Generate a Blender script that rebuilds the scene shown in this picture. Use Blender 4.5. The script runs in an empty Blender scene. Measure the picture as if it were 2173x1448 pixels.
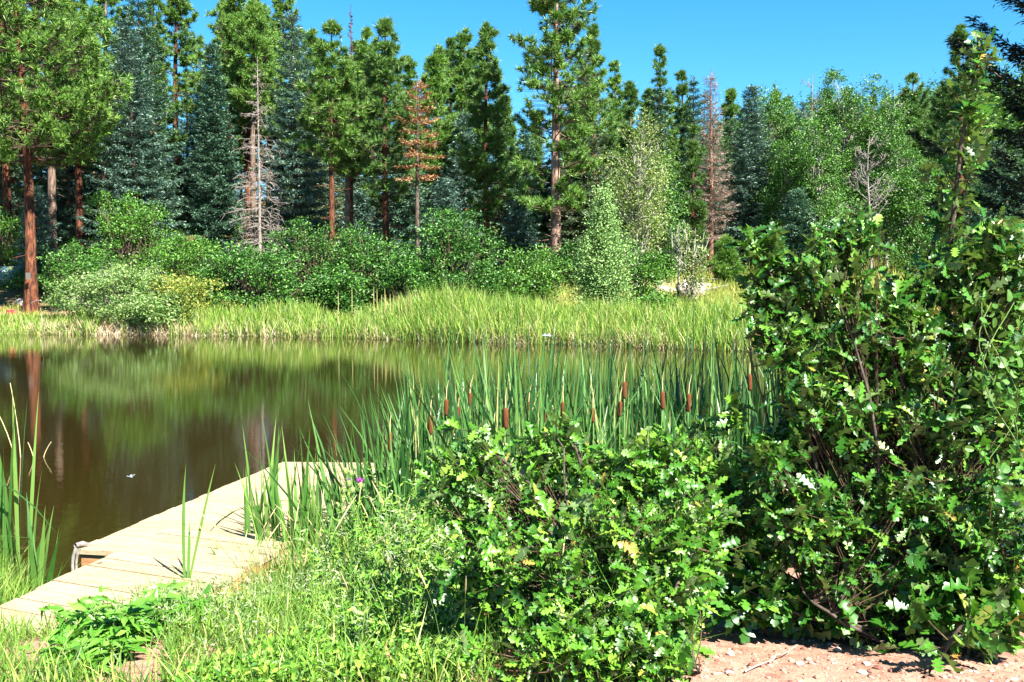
import bpy, math, random
import numpy as np
from mathutils import Vector

rad = math.radians
SC = bpy.context.scene
COL = SC.collection

# ------------------------------------------------------------------ camera, world, sun, exposure
EYE = 2.5                      # height of the eye above the water (water is z = 0)
FPX, CX, CY, HOR = 2113.0, 1086.5, 724.0, 600.0
PITCH = math.atan((CY - HOR) / FPX)
cam_d = bpy.data.cameras.new("camera")
cam_d.sensor_width = 36.0
cam_d.lens = 36.0 * FPX / 2173.0
cam_d.clip_start, cam_d.clip_end = 0.05, 3000.0
cam = bpy.data.objects.new("camera", cam_d)
COL.objects.link(cam)
cam.location = (0, 0, EYE)
cam.rotation_euler = (rad(90) - PITCH, 0, 0)
SC.camera = cam

SUN_AZ, SUN_EL = rad(141.0), rad(46.0)      # azimuth clockwise from +Y: behind the camera, to the right
world = bpy.data.worlds.new("World")
SC.world = world
world.use_nodes = True
wn = world.node_tree
sky = wn.nodes.new("ShaderNodeTexSky")
sky.sky_type = 'NISHITA'
sky.sun_disc = False
sky.sun_elevation = SUN_EL
sky.sun_rotation = SUN_AZ
sky.altitude = 2200
sky.air_density = 1.0
sky.dust_density = 0.5
sky.ozone_density = 4.0
bg = wn.nodes["Background"]
bg.inputs["Strength"].default_value = 0.056
deep = wn.nodes.new("ShaderNodeHueSaturation")          # the deep, clear blue of thin mountain air
deep.inputs["Saturation"].default_value = 1.3
deep.inputs["Hue"].default_value = 0.485
wn.links.new(sky.outputs[0], deep.inputs["Color"])
wn.links.new(deep.outputs[0], bg.inputs["Color"])

sun_d = bpy.data.lights.new("sun", 'SUN')
sun_d.energy = 5.0
sun_d.angle = rad(0.53)
sun_d.color = (1.0, 0.95, 0.86)
sun = bpy.data.objects.new("sun", sun_d)
COL.objects.link(sun)
sv = Vector((math.sin(SUN_AZ) * math.cos(SUN_EL), math.cos(SUN_AZ) * math.cos(SUN_EL), math.sin(SUN_EL)))
sun.rotation_euler = sv.to_track_quat('Z', 'Y').to_euler()
sun.location = sv * 60

SC.view_settings.view_transform = 'Standard'
SC.view_settings.look = 'None'
SC.view_settings.gamma = 1.0
SC.view_settings.exposure = 2.25
SC.render.engine = 'CYCLES'
SC.cycles.max_bounces = 6
SC.cycles.diffuse_bounces = 1
SC.cycles.glossy_bounces = 3
SC.cycles.transmission_bounces = 3
SC.cycles.transparent_max_bounces = 4
SC.cycles.use_adaptive_sampling = True

# ------------------------------------------------------------------ helpers
def at(px, py, Y):
    """The world point that lies at depth Y behind pixel (px, py) of the 2173 x 1448 photograph."""
    x, u = (px - CX) / FPX, -(py - CY) / FPX
    c, s = math.cos(PITCH), math.sin(PITCH)
    fy, fz = c + s * u, -s + c * u
    return np.array([x / fy * Y, Y, EYE + fz / fy * Y])

def on_plane(px, py, z):
    p = at(px, py, 1.0)
    t = (z - EYE) / (p[2] - EYE)
    return np.array([p[0] * t, t, z])

class MB:
    """Collects vertices and faces (numpy) and links them as one mesh object."""
    def __init__(self):
        self.V, self.F, self.M, self.n = [], [], [], 0
    def add(self, v, f, mat=0):
        v = np.asarray(v, float).reshape(-1, 3)
        f = np.asarray(f, np.int64)
        if len(f) == 0: return self
        self.V.append(v); self.F.append(f + self.n); self.M.append(np.full(len(f), mat, np.int32)); self.n += len(v)
        return self
    def mesh(self, name, mats, smooth=False):
        me = bpy.data.meshes.new(name)
        V = np.concatenate(self.V)
        loops = np.concatenate([f.ravel() for f in self.F])
        sizes = np.concatenate([np.full(len(f), f.shape[1], np.int64) for f in self.F])
        starts = np.concatenate([[0], np.cumsum(sizes)[:-1]])
        me.vertices.add(len(V)); me.vertices.foreach_set("co", V.astype(np.float32).ravel())
        me.loops.add(len(loops)); me.loops.foreach_set("vertex_index", loops.astype(np.int32))
        me.polygons.add(len(sizes)); me.polygons.foreach_set("loop_start", starts.astype(np.int32))
        me.polygons.foreach_set("material_index", np.concatenate(self.M))
        me.polygons.foreach_set("use_smooth", np.full(len(sizes), bool(smooth)))
        me.update(calc_edges=True)
        for m in (mats if isinstance(mats, (list, tuple)) else [mats]): me.materials.append(m)
        return me
    def build(self, name, mats, parent=None, smooth=False, loc=None):
        o = bpy.data.objects.new(name, self.mesh(name, mats, smooth))
        COL.objects.link(o)
        if parent is not None: o.parent = parent
        if loc is not None: o.location = loc
        return o

def tag(o, label=None, cat=None, group=None, kind=None):
    if label: o["label"] = label
    if cat: o["category"] = cat
    if group: o["group"] = group
    if kind: o["kind"] = kind
    return o

def thing(name, loc, label, cat, group=None, rz=0.0, scale=None):
    o = bpy.data.objects.new(name, None)
    o.empty_display_size = 0.2
    COL.objects.link(o)
    o.location = loc; o.rotation_euler = (0, 0, rz)
    if scale is not None: o.scale = scale
    return tag(o, label, cat, group)

def child(name, me, parent, label=None):
    o = bpy.data.objects.new(name, me)
    COL.objects.link(o); o.parent = parent
    if label: o["label"] = label
    return o

def norm(a):
    return a / np.maximum(np.linalg.norm(a, axis=-1, keepdims=True), 1e-9)

def tubes(mb, P, R, k=5, mat=0, cap=False):
    """P (B,n,3) paths, R (B,n) radii -> tubes of k sides."""
    P = np.asarray(P, float); R = np.asarray(R, float)
    if P.ndim == 2: P, R = P[None], R[None]
    B, n, _ = P.shape
    T = np.empty_like(P)
    T[:, 1:-1] = P[:, 2:] - P[:, :-2]; T[:, 0] = P[:, 1] - P[:, 0]; T[:, -1] = P[:, -1] - P[:, -2]
    T = norm(T)
    ref = np.where(np.abs(T[..., 2:3]) > .8, np.array([1., 0, 0]), np.array([0, 0, 1.]))
    ref = np.repeat(ref[:, n // 2:n // 2 + 1], n, axis=1)
    A = norm(np.cross(T, ref)); Bn = np.cross(T, A)
    ang = np.arange(k) * 2 * math.pi / k
    V = P[:, :, None] + R[:, :, None, None] * (A[:, :, None] * np.cos(ang)[:, None] + Bn[:, :, None] * np.sin(ang)[:, None])
    idx = np.arange(B * n * k).reshape(B, n, k)
    a = idx[:, :-1]; b = idx[:, 1:]
    F = np.stack([a, np.roll(a, -1, 2), np.roll(b, -1, 2), b], -1).reshape(-1, 4)
    mb.add(V, F, mat)
    if cap:
        mb.V[-1] = mb.V[-1]
        F2 = np.concatenate([idx[:, 0, ::-1], idx[:, -1]])
        mb.F.append(F2 + mb.n - V.reshape(-1, 3).shape[0]); mb.M.append(np.full(len(F2), mat, np.int32))
    return mb

def needles(mb, C, D, L, K, W, rng, spread=1.0, mat=0):
    """K thin triangles bursting from every centre C around direction D."""
    N = len(C)
    d = norm(rng.normal(size=(N, K, 3)) * spread + D[:, None] * 1.0)
    l = (L[:, None] * rng.uniform(.65, 1.15, (N, K)))[..., None]
    side = norm(np.cross(d, rng.normal(size=(N, K, 3)))) * W
    c = np.repeat(C[:, None], K, 1)
    V = np.stack([c - side, c + side, c + d * l], 2).reshape(-1, 3)
    mb.add(V, np.arange(len(V)).reshape(-1, 3), mat)

def rhombs(mb, C, D, L, W, rng, up=None, mat=0, fold=.18):
    """Leaf-like kites, length L along D, a little folded along the midrib."""
    N = len(C)
    if up is None: up = rng.normal(size=(N, 3))
    D = norm(D); S = norm(np.cross(D, up)); U = np.cross(S, D)
    L = np.broadcast_to(L, (N,))[:, None]; W = np.broadcast_to(W, (N,))[:, None]
    mid = C + D * L * .42
    V = np.stack([C, mid + S * W * .5 + U * W * fold, C + D * L, mid - S * W * .5 + U * W * fold], 1).reshape(-1, 3)
    i = np.arange(N)[:, None] * 4
    mb.add(V, np.concatenate([i + np.array([0, 1, 2]), i + np.array([0, 2, 3])]), mat)

def ribbons(mb, base, D, lean, L, W, rng, seg=4, face=None, taper=1.0, mat=0, twist=.0):
    """Grass and cattail blades: start at base, rise along D and bend towards lean."""
    N = len(base)
    t = np.linspace(0, 1, seg + 1)
    L = np.broadcast_to(L, (N,)); W = np.broadcast_to(W, (N,))
    P = base[:, None] + D[:, None] * (L[:, None] * t)[..., None] + lean[:, None] * (L[:, None] * t ** 2.2)[..., None]
    if face is None: face = rng.uniform(0, 2 * math.pi, N)
    fa = face[:, None] + twist * t[None]
    S = np.stack([np.cos(fa), np.sin(fa), np.zeros_like(fa)], -1)
    w = W[:, None] * np.clip(np.where(t < .55, .75 + .45 * t, (1 - t) / .45 * .9975) ** taper, .03, 1)
    V = np.stack([P - S * w[..., None] * .5, P + S * w[..., None] * .5], 2)
    idx = np.arange(N * (seg + 1) * 2).reshape(N, seg + 1, 2)
    F = np.stack([idx[:, :-1, 0], idx[:, :-1, 1], idx[:, 1:, 1], idx[:, 1:, 0]], -1).reshape(-1, 4)
    mb.add(V, F, mat)

def box(mb, lo, hi, mat=0, bev=0.0):
    x0, y0, z0 = lo; x1, y1, z1 = hi
    V = [(x0, y0, z0), (x1, y0, z0), (x1, y1, z0), (x0, y1, z0), (x0, y0, z1), (x1, y0, z1), (x1, y1, z1), (x0, y1, z1)]
    F = [(0, 3, 2, 1), (4, 5, 6, 7), (0, 1, 5, 4), (1, 2, 6, 5), (2, 3, 7, 6), (3, 0, 4, 7)]
    return mb.add(V, F, mat)

def lathe(mb, prof, k=12, origin=(0, 0, 0), axis=None, mat=0):
    """Surface of revolution of (r, h) pairs about z (or axis), from origin."""
    prof = np.asarray(prof, float); n = len(prof)
    a = np.arange(k) * 2 * math.pi / k
    ax = np.array([0, 0, 1.]) if axis is None else norm(np.asarray(axis, float))
    u = norm(np.cross(ax, [0, 1., 0] if abs(ax[1]) < .9 else [1., 0, 0])); v = np.cross(ax, u)
    V = np.asarray(origin, float) + prof[:, 1][:, None, None] * ax + prof[:, 0][:, None, None] * (np.cos(a)[:, None] * u + np.sin(a)[:, None] * v)
    idx = np.arange(n * k).reshape(n, k)
    F = np.stack([idx[:-1], np.roll(idx[:-1], -1, 1), np.roll(idx[1:], -1, 1), idx[1:]], -1).reshape(-1, 4)
    return mb.add(V, F, mat)

def vnoise(x, y, seed=0):
    """Smooth value noise, vectorised."""
    xi, yi = np.floor(x).astype(np.int64), np.floor(y).astype(np.int64)
    fx, fy = x - xi, y - yi
    fx, fy = fx * fx * (3 - 2 * fx), fy * fy * (3 - 2 * fy)
    def h(i, j):
        n = (i * 374761393 + j * 668265263 + seed * 1442695041) & 0x7fffffff
        n = ((n ^ (n >> 13)) * 1274126177) & 0x7fffffff
        return ((n ^ (n >> 16)) & 0xffff) / 65535.0
    return (h(xi, yi) * (1 - fx) + h(xi + 1, yi) * fx) * (1 - fy) + (h(xi, yi + 1) * (1 - fx) + h(xi + 1, yi + 1) * fx) * fy

# ------------------------------------------------------------------ materials
def new_mat(name):
    m = bpy.data.materials.new(name); m.use_nodes = True
    nt = m.node_tree
    return m, nt, nt.nodes["Principled BSDF"]

def ramp(nt, stops, fac):
    r = nt.nodes.new("ShaderNodeValToRGB")
    e = r.color_ramp.elements
    while len(e) < len(stops): e.new(.5)
    for el, (p, c) in zip(e, stops):
        el.position = p; el.color = (*c, 1)
    nt.links.new(fac, r.inputs[0])
    return r.outputs[0]

def leaf_mat(name, stops, rough=.5, spec=.4, trans=.3, back=None, tint=(1.15, 1.25, .55), obj_var=.12):
    """Leaf: colour differs from leaf to leaf and plant to plant, light comes through it."""
    m, nt, p = new_mat(name)
    g = nt.nodes.new("ShaderNodeNewGeometry")
    col = ramp(nt, stops, g.outputs["Random Per Island"])
    oi = nt.nodes.new("ShaderNodeObjectInfo")
    hs = nt.nodes.new("ShaderNodeHueSaturation")
    mr = nt.nodes.new("ShaderNodeMapRange"); mr.inputs[3].default_value = 1 - obj_var; mr.inputs[4].default_value = 1 + obj_var
    nt.links.new(oi.outputs["Random"], mr.inputs[0]); nt.links.new(mr.outputs[0], hs.inputs["Value"])
    nt.links.new(col, hs.inputs["Color"]); col = hs.outputs[0]
    if back:
        mx = nt.nodes.new("ShaderNodeMix"); mx.data_type = 'RGBA'
        nt.links.new(g.outputs["Backfacing"], mx.inputs[0]); nt.links.new(col, mx.inputs[6]); mx.inputs[7].default_value = (*back, 1)
        col = mx.outputs[2]
    nt.links.new(col, p.inputs["Base Color"])
    p.inputs["Roughness"].default_value = rough
    p.inputs["Specular IOR Level"].default_value = spec
    if trans > 0:
        tl = nt.nodes.new("ShaderNodeBsdfTranslucent")
        tc = nt.nodes.new("ShaderNodeMix"); tc.data_type = 'RGBA'; tc.blend_type = 'MULTIPLY'; tc.inputs[0].default_value = 1
        nt.links.new(col, tc.inputs[6]); tc.inputs[7].default_value = (*tint, 1)
        nt.links.new(tc.outputs[2], tl.inputs[0])
        ms = nt.nodes.new("ShaderNodeMixShader"); ms.inputs[0].default_value = trans
        nt.links.new(p.outputs[0], ms.inputs[1]); nt.links.new(tl.outputs[0], ms.inputs[2])
        nt.links.new(ms.outputs[0], nt.nodes["Material Output"].inputs[0])
    return m

def noise_mat(name, stops, scale=(8, 8, 2), rough=.9, bump=.4, detail=6, dist=.02, spec=.2):
    m, nt, p = new_mat(name)
    tc = nt.nodes.new("ShaderNodeTexCoord"); mp = nt.nodes.new("ShaderNodeMapping"); mp.inputs["Scale"].default_value = scale
    nt.links.new(tc.outputs["Object"], mp.inputs[0])
    nz = nt.nodes.new("ShaderNodeTexNoise"); nz.inputs["Scale"].default_value = 1; nz.inputs["Detail"].default_value = detail
    nt.links.new(mp.outputs[0], nz.inputs["Vector"])
    nt.links.new(ramp(nt, stops, nz.outputs["Fac"]), p.inputs["Base Color"])
    p.inputs["Roughness"].default_value = rough; p.inputs["Specular IOR Level"].default_value = spec
    if bump:
        b = nt.nodes.new("ShaderNodeBump"); b.inputs["Strength"].default_value = bump; b.inputs["Distance"].default_value = dist
        nt.links.new(nz.outputs["Fac"], b.inputs["Height"]); nt.links.new(b.outputs[0], p.inputs["Normal"])
    return m

def plain(name, c, rough=.5, metal=0., spec=.5):
    m, nt, p = new_mat(name)
    p.inputs["Base Color"].default_value = (*c, 1); p.inputs["Roughness"].default_value = rough
    p.inputs["Metallic"].default_value = metal; p.inputs["Specular IOR Level"].default_value = spec
    return m

M = {}
M['pine'] = leaf_mat('pine_needles', [(0, (.030, .085, .014)), (.45, (.068, .17, .022)), (.8, (.135, .26, .035)), (1, (.23, .33, .06))], .5, .4, .14)
M['pine_dark'] = leaf_mat('pine_needles_dark', [(0, (.026, .075, .016)), (.5, (.058, .14, .024)), (1, (.14, .24, .045))], .5, .4, .12)
M['spruce'] = leaf_mat('spruce_needles', [(0, (.018, .058, .028)), (.5, (.046, .12, .064)), (.85, (.11, .21, .135)), (1, (.24, .36, .26))], .55, .35, .05, tint=(1, 1.1, .8))
M['spruce_blue'] = leaf_mat('blue_spruce_needles', [(0, (.022, .060, .042)), (.5, (.068, .145, .104)), (.85, (.16, .26, .20)), (1, (.32, .43, .35))], .55, .35, .05, tint=(1, 1.1, .8))
M['fir_pale'] = leaf_mat('pale_fir_needles', [(0, (.03, .06, .03)), (.5, (.08, .13, .07)), (1, (.26, .31, .19))], .6, .25, .15)
M['fir_shaded'] = leaf_mat('shaded_fir_needles', [(0, (.006, .016, .011)), (.6, (.012, .032, .020)), (1, (.03, .06, .045))], .6, .2, .05)  # the shade the near fir stands in is painted into its needle colour
M['orange'] = leaf_mat('dead_needles', [(0, (.18, .08, .035)), (.5, (.34, .17, .085)), (1, (.48, .31, .18))], .8, .1, .15, tint=(1.2, .9, .6))
M['rust'] = leaf_mat('rusty_needles', [(0, (.14, .10, .085)), (.5, (.25, .185, .155)), (1, (.38, .30, .25))], .8, .1, .05, tint=(1.2, .9, .6))
M['aspen'] = leaf_mat('aspen_leaves', [(0, (.018, .075, .009)), (.5, (.055, .16, .018)), (1, (.14, .28, .045))], .42, .4, .15)
M['aspen_pale'] = leaf_mat('thin_aspen_leaves', [(0, (.06, .11, .02)), (.5, (.13, .19, .04)), (1, (.26, .30, .10))], .45, .4, .18)
M['oakfar'] = leaf_mat('far_oak_leaves', [(0, (.010, .048, .007)), (.55, (.030, .105, .012)), (.9, (.08, .20, .025)), (1, (.18, .32, .08))], .45, .35, .12)
M['oakbright'] = leaf_mat('bright_oak_leaves', [(0, (.022, .085, .009)), (.5, (.058, .175, .016)), (1, (.15, .29, .045))], .42, .4, .15)
M['willow'] = leaf_mat('willow_leaves', [(0, (.045, .11, .022)), (.5, (.14, .25, .06)), (1, (.34, .44, .17))], .45, .5, .35)
M['willow_yellow'] = leaf_mat('yellow_willow_leaves', [(0, (.07, .14, .02)), (.55, (.19, .26, .04)), (1, (.46, .40, .09))], .5, .4, .35)
M['juniper'] = leaf_mat('juniper_scales', [(0, (.08, .17, .04)), (.5, (.17, .30, .085)), (1, (.30, .43, .16))], .6, .25, .12)
M['reed'] = leaf_mat('reed_blades', [(0, (.022, .075, .007)), (.22, (.06, .16, .016)), (.45, (.16, .30, .036)), (.75, (.27, .38, .06)), (.90, (.40, .42, .12)), (1, (.52, .46, .24))], .5, .35, .35, obj_var=.02)
M['reed_dry'] = leaf_mat('dry_reed_blades', [(0, (.22, .15, .08)), (.5, (.42, .33, .20)), (1, (.62, .54, .38))], .7, .2, .2, obj_var=.02)
M['meadow'] = leaf_mat('meadow_blades', [(0, (.11, .17, .03)), (.5, (.23, .27, .055)), (1, (.40, .36, .12))], .6, .25, .35, obj_var=.02)
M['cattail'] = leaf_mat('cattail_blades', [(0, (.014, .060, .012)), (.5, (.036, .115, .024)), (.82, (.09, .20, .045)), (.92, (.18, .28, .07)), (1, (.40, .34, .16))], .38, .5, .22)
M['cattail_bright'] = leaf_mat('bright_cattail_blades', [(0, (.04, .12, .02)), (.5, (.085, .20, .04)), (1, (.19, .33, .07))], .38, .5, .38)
M['grass'] = leaf_mat('grass_blades', [(0, (.03, .09, .010)), (.5, (.095, .205, .022)), (.85, (.21, .33, .05)), (1, (.44, .40, .16))], .5, .35, .26, obj_var=.02)
M['herb'] = leaf_mat('herb_leaves', [(0, (.035, .12, .010)), (.6, (.11, .26, .02)), (1, (.27, .42, .06))], .45, .4, .25, obj_var=.02)
M['sage'] = leaf_mat('mugwort_leaves', [(0, (.08, .14, .04)), (.5, (.17, .24, .09)), (1, (.33, .39, .21))], .6, .3, .2)
M['oak'] = leaf_mat('oak_leaves', [(0, (.012, .060, .006)), (.45, (.030, .125, .010)), (.80, (.072, .215, .018)), (.975, (.17, .33, .038)), (1, (.30, .16, .04))], .40, .48, .24, back=(.11, .18, .055))
M['oak_light'] = leaf_mat('young_oak_leaves', [(0, (.024, .095, .007)), (.5, (.056, .175, .011)), (.90, (.135, .30, .026)), (.985, (.24, .34, .05)), (1, (.34, .20, .05))], .40, .45, .26, back=(.14, .23, .08))
M['leafy'] = leaf_mat('broad_herb_leaves', [(0, (.06, .19, .016)), (.6, (.11, .30, .03)), (1, (.19, .40, .06))], .42, .5, .4, back=(.14, .28, .05))
M['dry_leaf'] = leaf_mat('dry_leaves', [(0, (.20, .08, .04)), (.5, (.30, .13, .07)), (1, (.40, .22, .13))], .7, .2, .2)
M['vine'] = leaf_mat('vine_leaves', [(0, (.05, .15, .02)), (1, (.11, .24, .04))], .45, .4, .4)

M['bark_pine'] = noise_mat('pine_bark', [(.38, (.018, .010, .007)), (.54, (.10, .034, .016)), (.80, (.25, .10, .048))], (9, 9, 2.2), bump=.9, dist=.05)
M['bark_grey'] = noise_mat('grey_brown_bark', [(.3, (.045, .032, .025)), (.55, (.14, .095, .07)), (.8, (.28, .20, .15))], (9, 9, 2.2), bump=.9, dist=.05)
M['bark_limb'] = noise_mat('pine_limb_bark', [(.3, (.03, .022, .016)), (.6, (.09, .062, .042)), (.85, (.17, .12, .08))], (12, 12, 12), bump=.5)
M['bark_tall'] = noise_mat('tall_pine_bark', [(.3, (.05, .032, .024)), (.5, (.20, .125, .09)), (.8, (.40, .28, .21))], (8, 8, 1.8), bump=.9, dist=.06)
M['bark_spruce'] = noise_mat('spruce_bark', [(.3, (.03, .022, .018)), (.7, (.12, .09, .07))], (9, 9, 3), bump=.8, dist=.04)
M['bark_aspen'] = noise_mat('aspen_bark', [(.36, (.04, .035, .03)), (.46, (.26, .25, .20)), (.8, (.46, .44, .37))], (6, 6, 3), bump=.3)
M['wood_dead'] = noise_mat('weathered_wood', [(.3, (.09, .08, .07)), (.6, (.22, .195, .175)), (.85, (.38, .34, .31))], (10, 10, 2), bump=.5)
M['wood_pale'] = noise_mat('pale_dead_wood', [(.3, (.13, .11, .095)), (.6, (.25, .215, .19)), (.85, (.36, .32, .29))], (10, 10, 2), bump=.5)
M['wood_rust'] = noise_mat('rusty_dead_wood', [(.3, (.12, .06, .04)), (.6, (.32, .17, .11)), (.85, (.50, .33, .24))], (10, 10, 2), bump=.5)
M['twig'] = noise_mat('oak_twig_bark', [(.3, (.03, .02, .012)), (.6, (.08, .052, .03)), (.85, (.18, .12, .06))], (30, 30, 12), bump=.3)
M['oak_bark'] = noise_mat('oak_stem_bark', [(.3, (.03, .024, .02)), (.6, (.08, .062, .05)), (.85, (.17, .14, .11))], (30, 30, 12), bump=.4)
M['twig_grey'] = noise_mat('grey_twig_bark', [(.3, (.12, .10, .09)), (.6, (.28, .25, .22)), (.85, (.42, .39, .34))], (20, 20, 8), bump=.3)
M['spike'] = noise_mat('cattail_brown', [(.3, (.055, .018, .006)), (.6, (.12, .038, .012)), (.85, (.18, .062, .022))], (350, 350, 350), rough=.95, bump=.6, dist=.003)
M['straw'] = plain('straw', (.42, .34, .17), .7)
M['mullein'] = plain('mullein_stalk', (.24, .22, .075), .8)
M['stem_green'] = plain('green_stem', (.12, .22, .05), .5)

def deck_material():
    m, nt, p = new_mat('weathered_deck_boards')
    g = nt.nodes.new("ShaderNodeNewGeometry")
    tc = nt.nodes.new("ShaderNodeTexCoord")
    nz = nt.nodes.new("ShaderNodeTexNoise"); nz.inputs["Scale"].default_value = 5; nz.inputs["Detail"].default_value = 8; nz.inputs["Roughness"].default_value = .65
    mp = nt.nodes.new("ShaderNodeMapping"); mp.inputs["Scale"].default_value = (1.0, 6, 6); mp.inputs["Rotation"].default_value = (0, 0, rad(12))
    nt.links.new(tc.outputs["Object"], mp.inputs[0]); nt.links.new(mp.outputs[0], nz.inputs["Vector"])
    c1 = ramp(nt, [(.25, (.22, .16, .095)), (.5, (.35, .27, .165)), (.75, (.42, .34, .225))], nz.outputs["Fac"])
    c2 = ramp(nt, [(0, (.84, .84, .84)), (1, (1.0, 1.0, 1.0))], g.outputs["Random Per Island"])
    n2 = nt.nodes.new("ShaderNodeTexNoise"); n2.inputs["Scale"].default_value = 45; n2.inputs["Detail"].default_value = 4
    nt.links.new(tc.outputs["Object"], n2.inputs["Vector"])
    c3 = ramp(nt, [(.28, (.45, .38, .30)), (.36, (1, 1, 1))], n2.outputs["Fac"])
    def mul(a, b):
        x = nt.nodes.new("ShaderNodeMix"); x.data_type = 'RGBA'; x.blend_type = 'MULTIPLY'; x.inputs[0].default_value = 1
        nt.links.new(a, x.inputs[6]); nt.links.new(b, x.inputs[7]); return x.outputs[2]
    nt.links.new(mul(mul(c1, c2), c3), p.inputs["Base Color"])
    p.inputs["Roughness"].default_value = .85; p.inputs["Specular IOR Level"].default_value = .2
    b = nt.nodes.new("ShaderNodeBump"); b.inputs["Strength"].default_value = .35; b.inputs["Distance"].default_value = .006
    nt.links.new(nz.outputs["Fac"], b.inputs["Height"]); nt.links.new(b.outputs[0], p.inputs["Normal"])
    return m
M['deck'] = deck_material()
M['fascia'] = noise_mat('fascia_wood', [(.3, (.22, .10, .045)), (.6, (.40, .21, .10)), (.85, (.50, .30, .16))], (4, 4, 22), rough=.8, bump=.4, dist=.01)

def water_material():
    m, nt, p = new_mat('pond_water')
    p.inputs["Base Color"].default_value = (.017, .0115, .0025, 1)
    p.inputs["Roughness"].default_value = .02; p.inputs["IOR"].default_value = 1.33
    p.inputs["Specular IOR Level"].default_value = .5
    tc = nt.nodes.new("ShaderNodeTexCoord")
    def nz(scale, detail, sx, sy):
        mp = nt.nodes.new("ShaderNodeMapping"); mp.inputs["Scale"].default_value = (sx, sy, 1)
        n = nt.nodes.new("ShaderNodeTexNoise"); n.inputs["Scale"].default_value = scale; n.inputs["Detail"].default_value = detail
        nt.links.new(tc.outputs["Object"], mp.inputs[0]); nt.links.new(mp.outputs[0], n.inputs["Vector"]); return n.outputs["Fac"]
    a, b_ = nz(1, 3, 2.2, 5.5), nz(1, 2, 14, 26)
    ad = nt.nodes.new("ShaderNodeMath"); ad.operation = 'MULTIPLY_ADD'; ad.inputs[1].default_value = .22
    nt.links.new(b_, ad.inputs[0]); nt.links.new(a, ad.inputs[2])
    bp = nt.nodes.new("ShaderNodeBump"); bp.inputs["Strength"].default_value = 1.0; bp.inputs["Distance"].default_value = .0016
    nt.links.new(ad.outputs[0], bp.inputs["Height"]); nt.links.new(bp.outputs[0], p.inputs["Normal"])
    return m
M['water'] = water_material()

# ------------------------------------------------------------------ terrain and pond
POND = np.array([(-60, 16), (-14, 10.4), (-6.0, 9.6), (-4.6, 8.4), (-3.9, 7.5), (-3.0, 6.9), (-2.2, 7.3), (-1.6, 7.9), (0.5, 8.1), (3, 8.3), (6, 9), (10, 14), (13, 22),
                 (14, 30), (11.5, 35.5), (8.5, 36.6), (6.9, 37.4), (4.2, 39.2), (2.2, 40.4), (-0.8, 41.6), (-3.9, 43.4), (-8.2, 45.8), (-13, 47.0), (-18.6, 47.9), (-25, 48.8), (-40, 50), (-60, 48)], float)

def pond_dist(x, y):
    """Signed distance to the pond's edge: negative over the water."""
    x = np.asarray(x, float); y = np.asarray(y, float)
    d2 = np.full(x.shape, 1e9); ins = np.zeros(x.shape, bool)
    for (ax, ay), (bx, by) in zip(POND, np.roll(POND, -1, 0)):
        ex, ey = bx - ax, by - ay
        t = np.clip(((x - ax) * ex + (y - ay) * ey) / (ex * ex + ey * ey), 0, 1)
        d2 = np.minimum(d2, (x - ax - t * ex) ** 2 + (y - ay - t * ey) ** 2)
        with np.errstate(divide='ignore', invalid='ignore'):
            c = ((ay > y) != (by > y)) & (x < (bx - ax) * (y - ay) / (by - ay if by != ay else 1e-9) + ax)
        ins ^= c
    d = np.sqrt(d2)
    return np.where(ins, -d, d)

def sstep(a, b, x):
    t = np.clip((x - a) / (b - a), 0, 1); return t * t * (3 - 2 * t)

def ground_z(x, y):
    x = np.asarray(x, float); y = np.asarray(y, float)
    d = pond_dist(x, y)
    near = .74 * (1 - np.exp(-np.maximum(d, 0) / 1.7)) + .05 * np.maximum(d, 0)
    slope = .25 + (.10 - .25) * sstep(-9, 9, x) + .10 * sstep(22, 60, x)
    far = .5 * sstep(0, 2.0, d) + .07 * np.clip(d, 0, 12) + slope * 60 * (1 - np.exp(-np.maximum(d - 10, 0) / 60)) * 1.12
    far = far + 24 * np.exp(-(((x - 125) / 60) ** 2 + ((y - 235) / 70) ** 2)) + 10 * np.exp(-(((x - 30) / 60) ** 2 + ((y - 230) / 60) ** 2))
    w = sstep(14, 34, y)
    z = np.where(d > 0, near * (1 - w) + far * w, np.maximum(-1.2, d * .35))
    b = np.where(d > 0, np.clip(d, 0, 1), 0)
    return z + b * ((vnoise(x * .7, y * .7, 3) - .5) * .12 + (vnoise(x * 2.6, y * 2.6, 4) - .5) * .05) * np.where(y > 30, 2.5, 1)

def gz(x, y): return float(ground_z(np.array([x]), np.array([y]))[0])

def ground_at(px, py):
    """Where the ray through a pixel meets the ground."""
    p = at(px, py, 1.0); s = p - np.array([0, 0, EYE])
    Y = np.concatenate([np.linspace(2, 20, 500), np.linspace(20, 130, 900)])
    P = np.array([0, 0, EYE]) + s[None] * Y[:, None]
    below = P[:, 2] <= ground_z(P[:, 0], P[:, 1])
    i = int(np.argmax(below)) if below.any() else len(Y) - 1
    return np.array([P[i, 0], P[i, 1], gz(P[i, 0], P[i, 1])])

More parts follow.
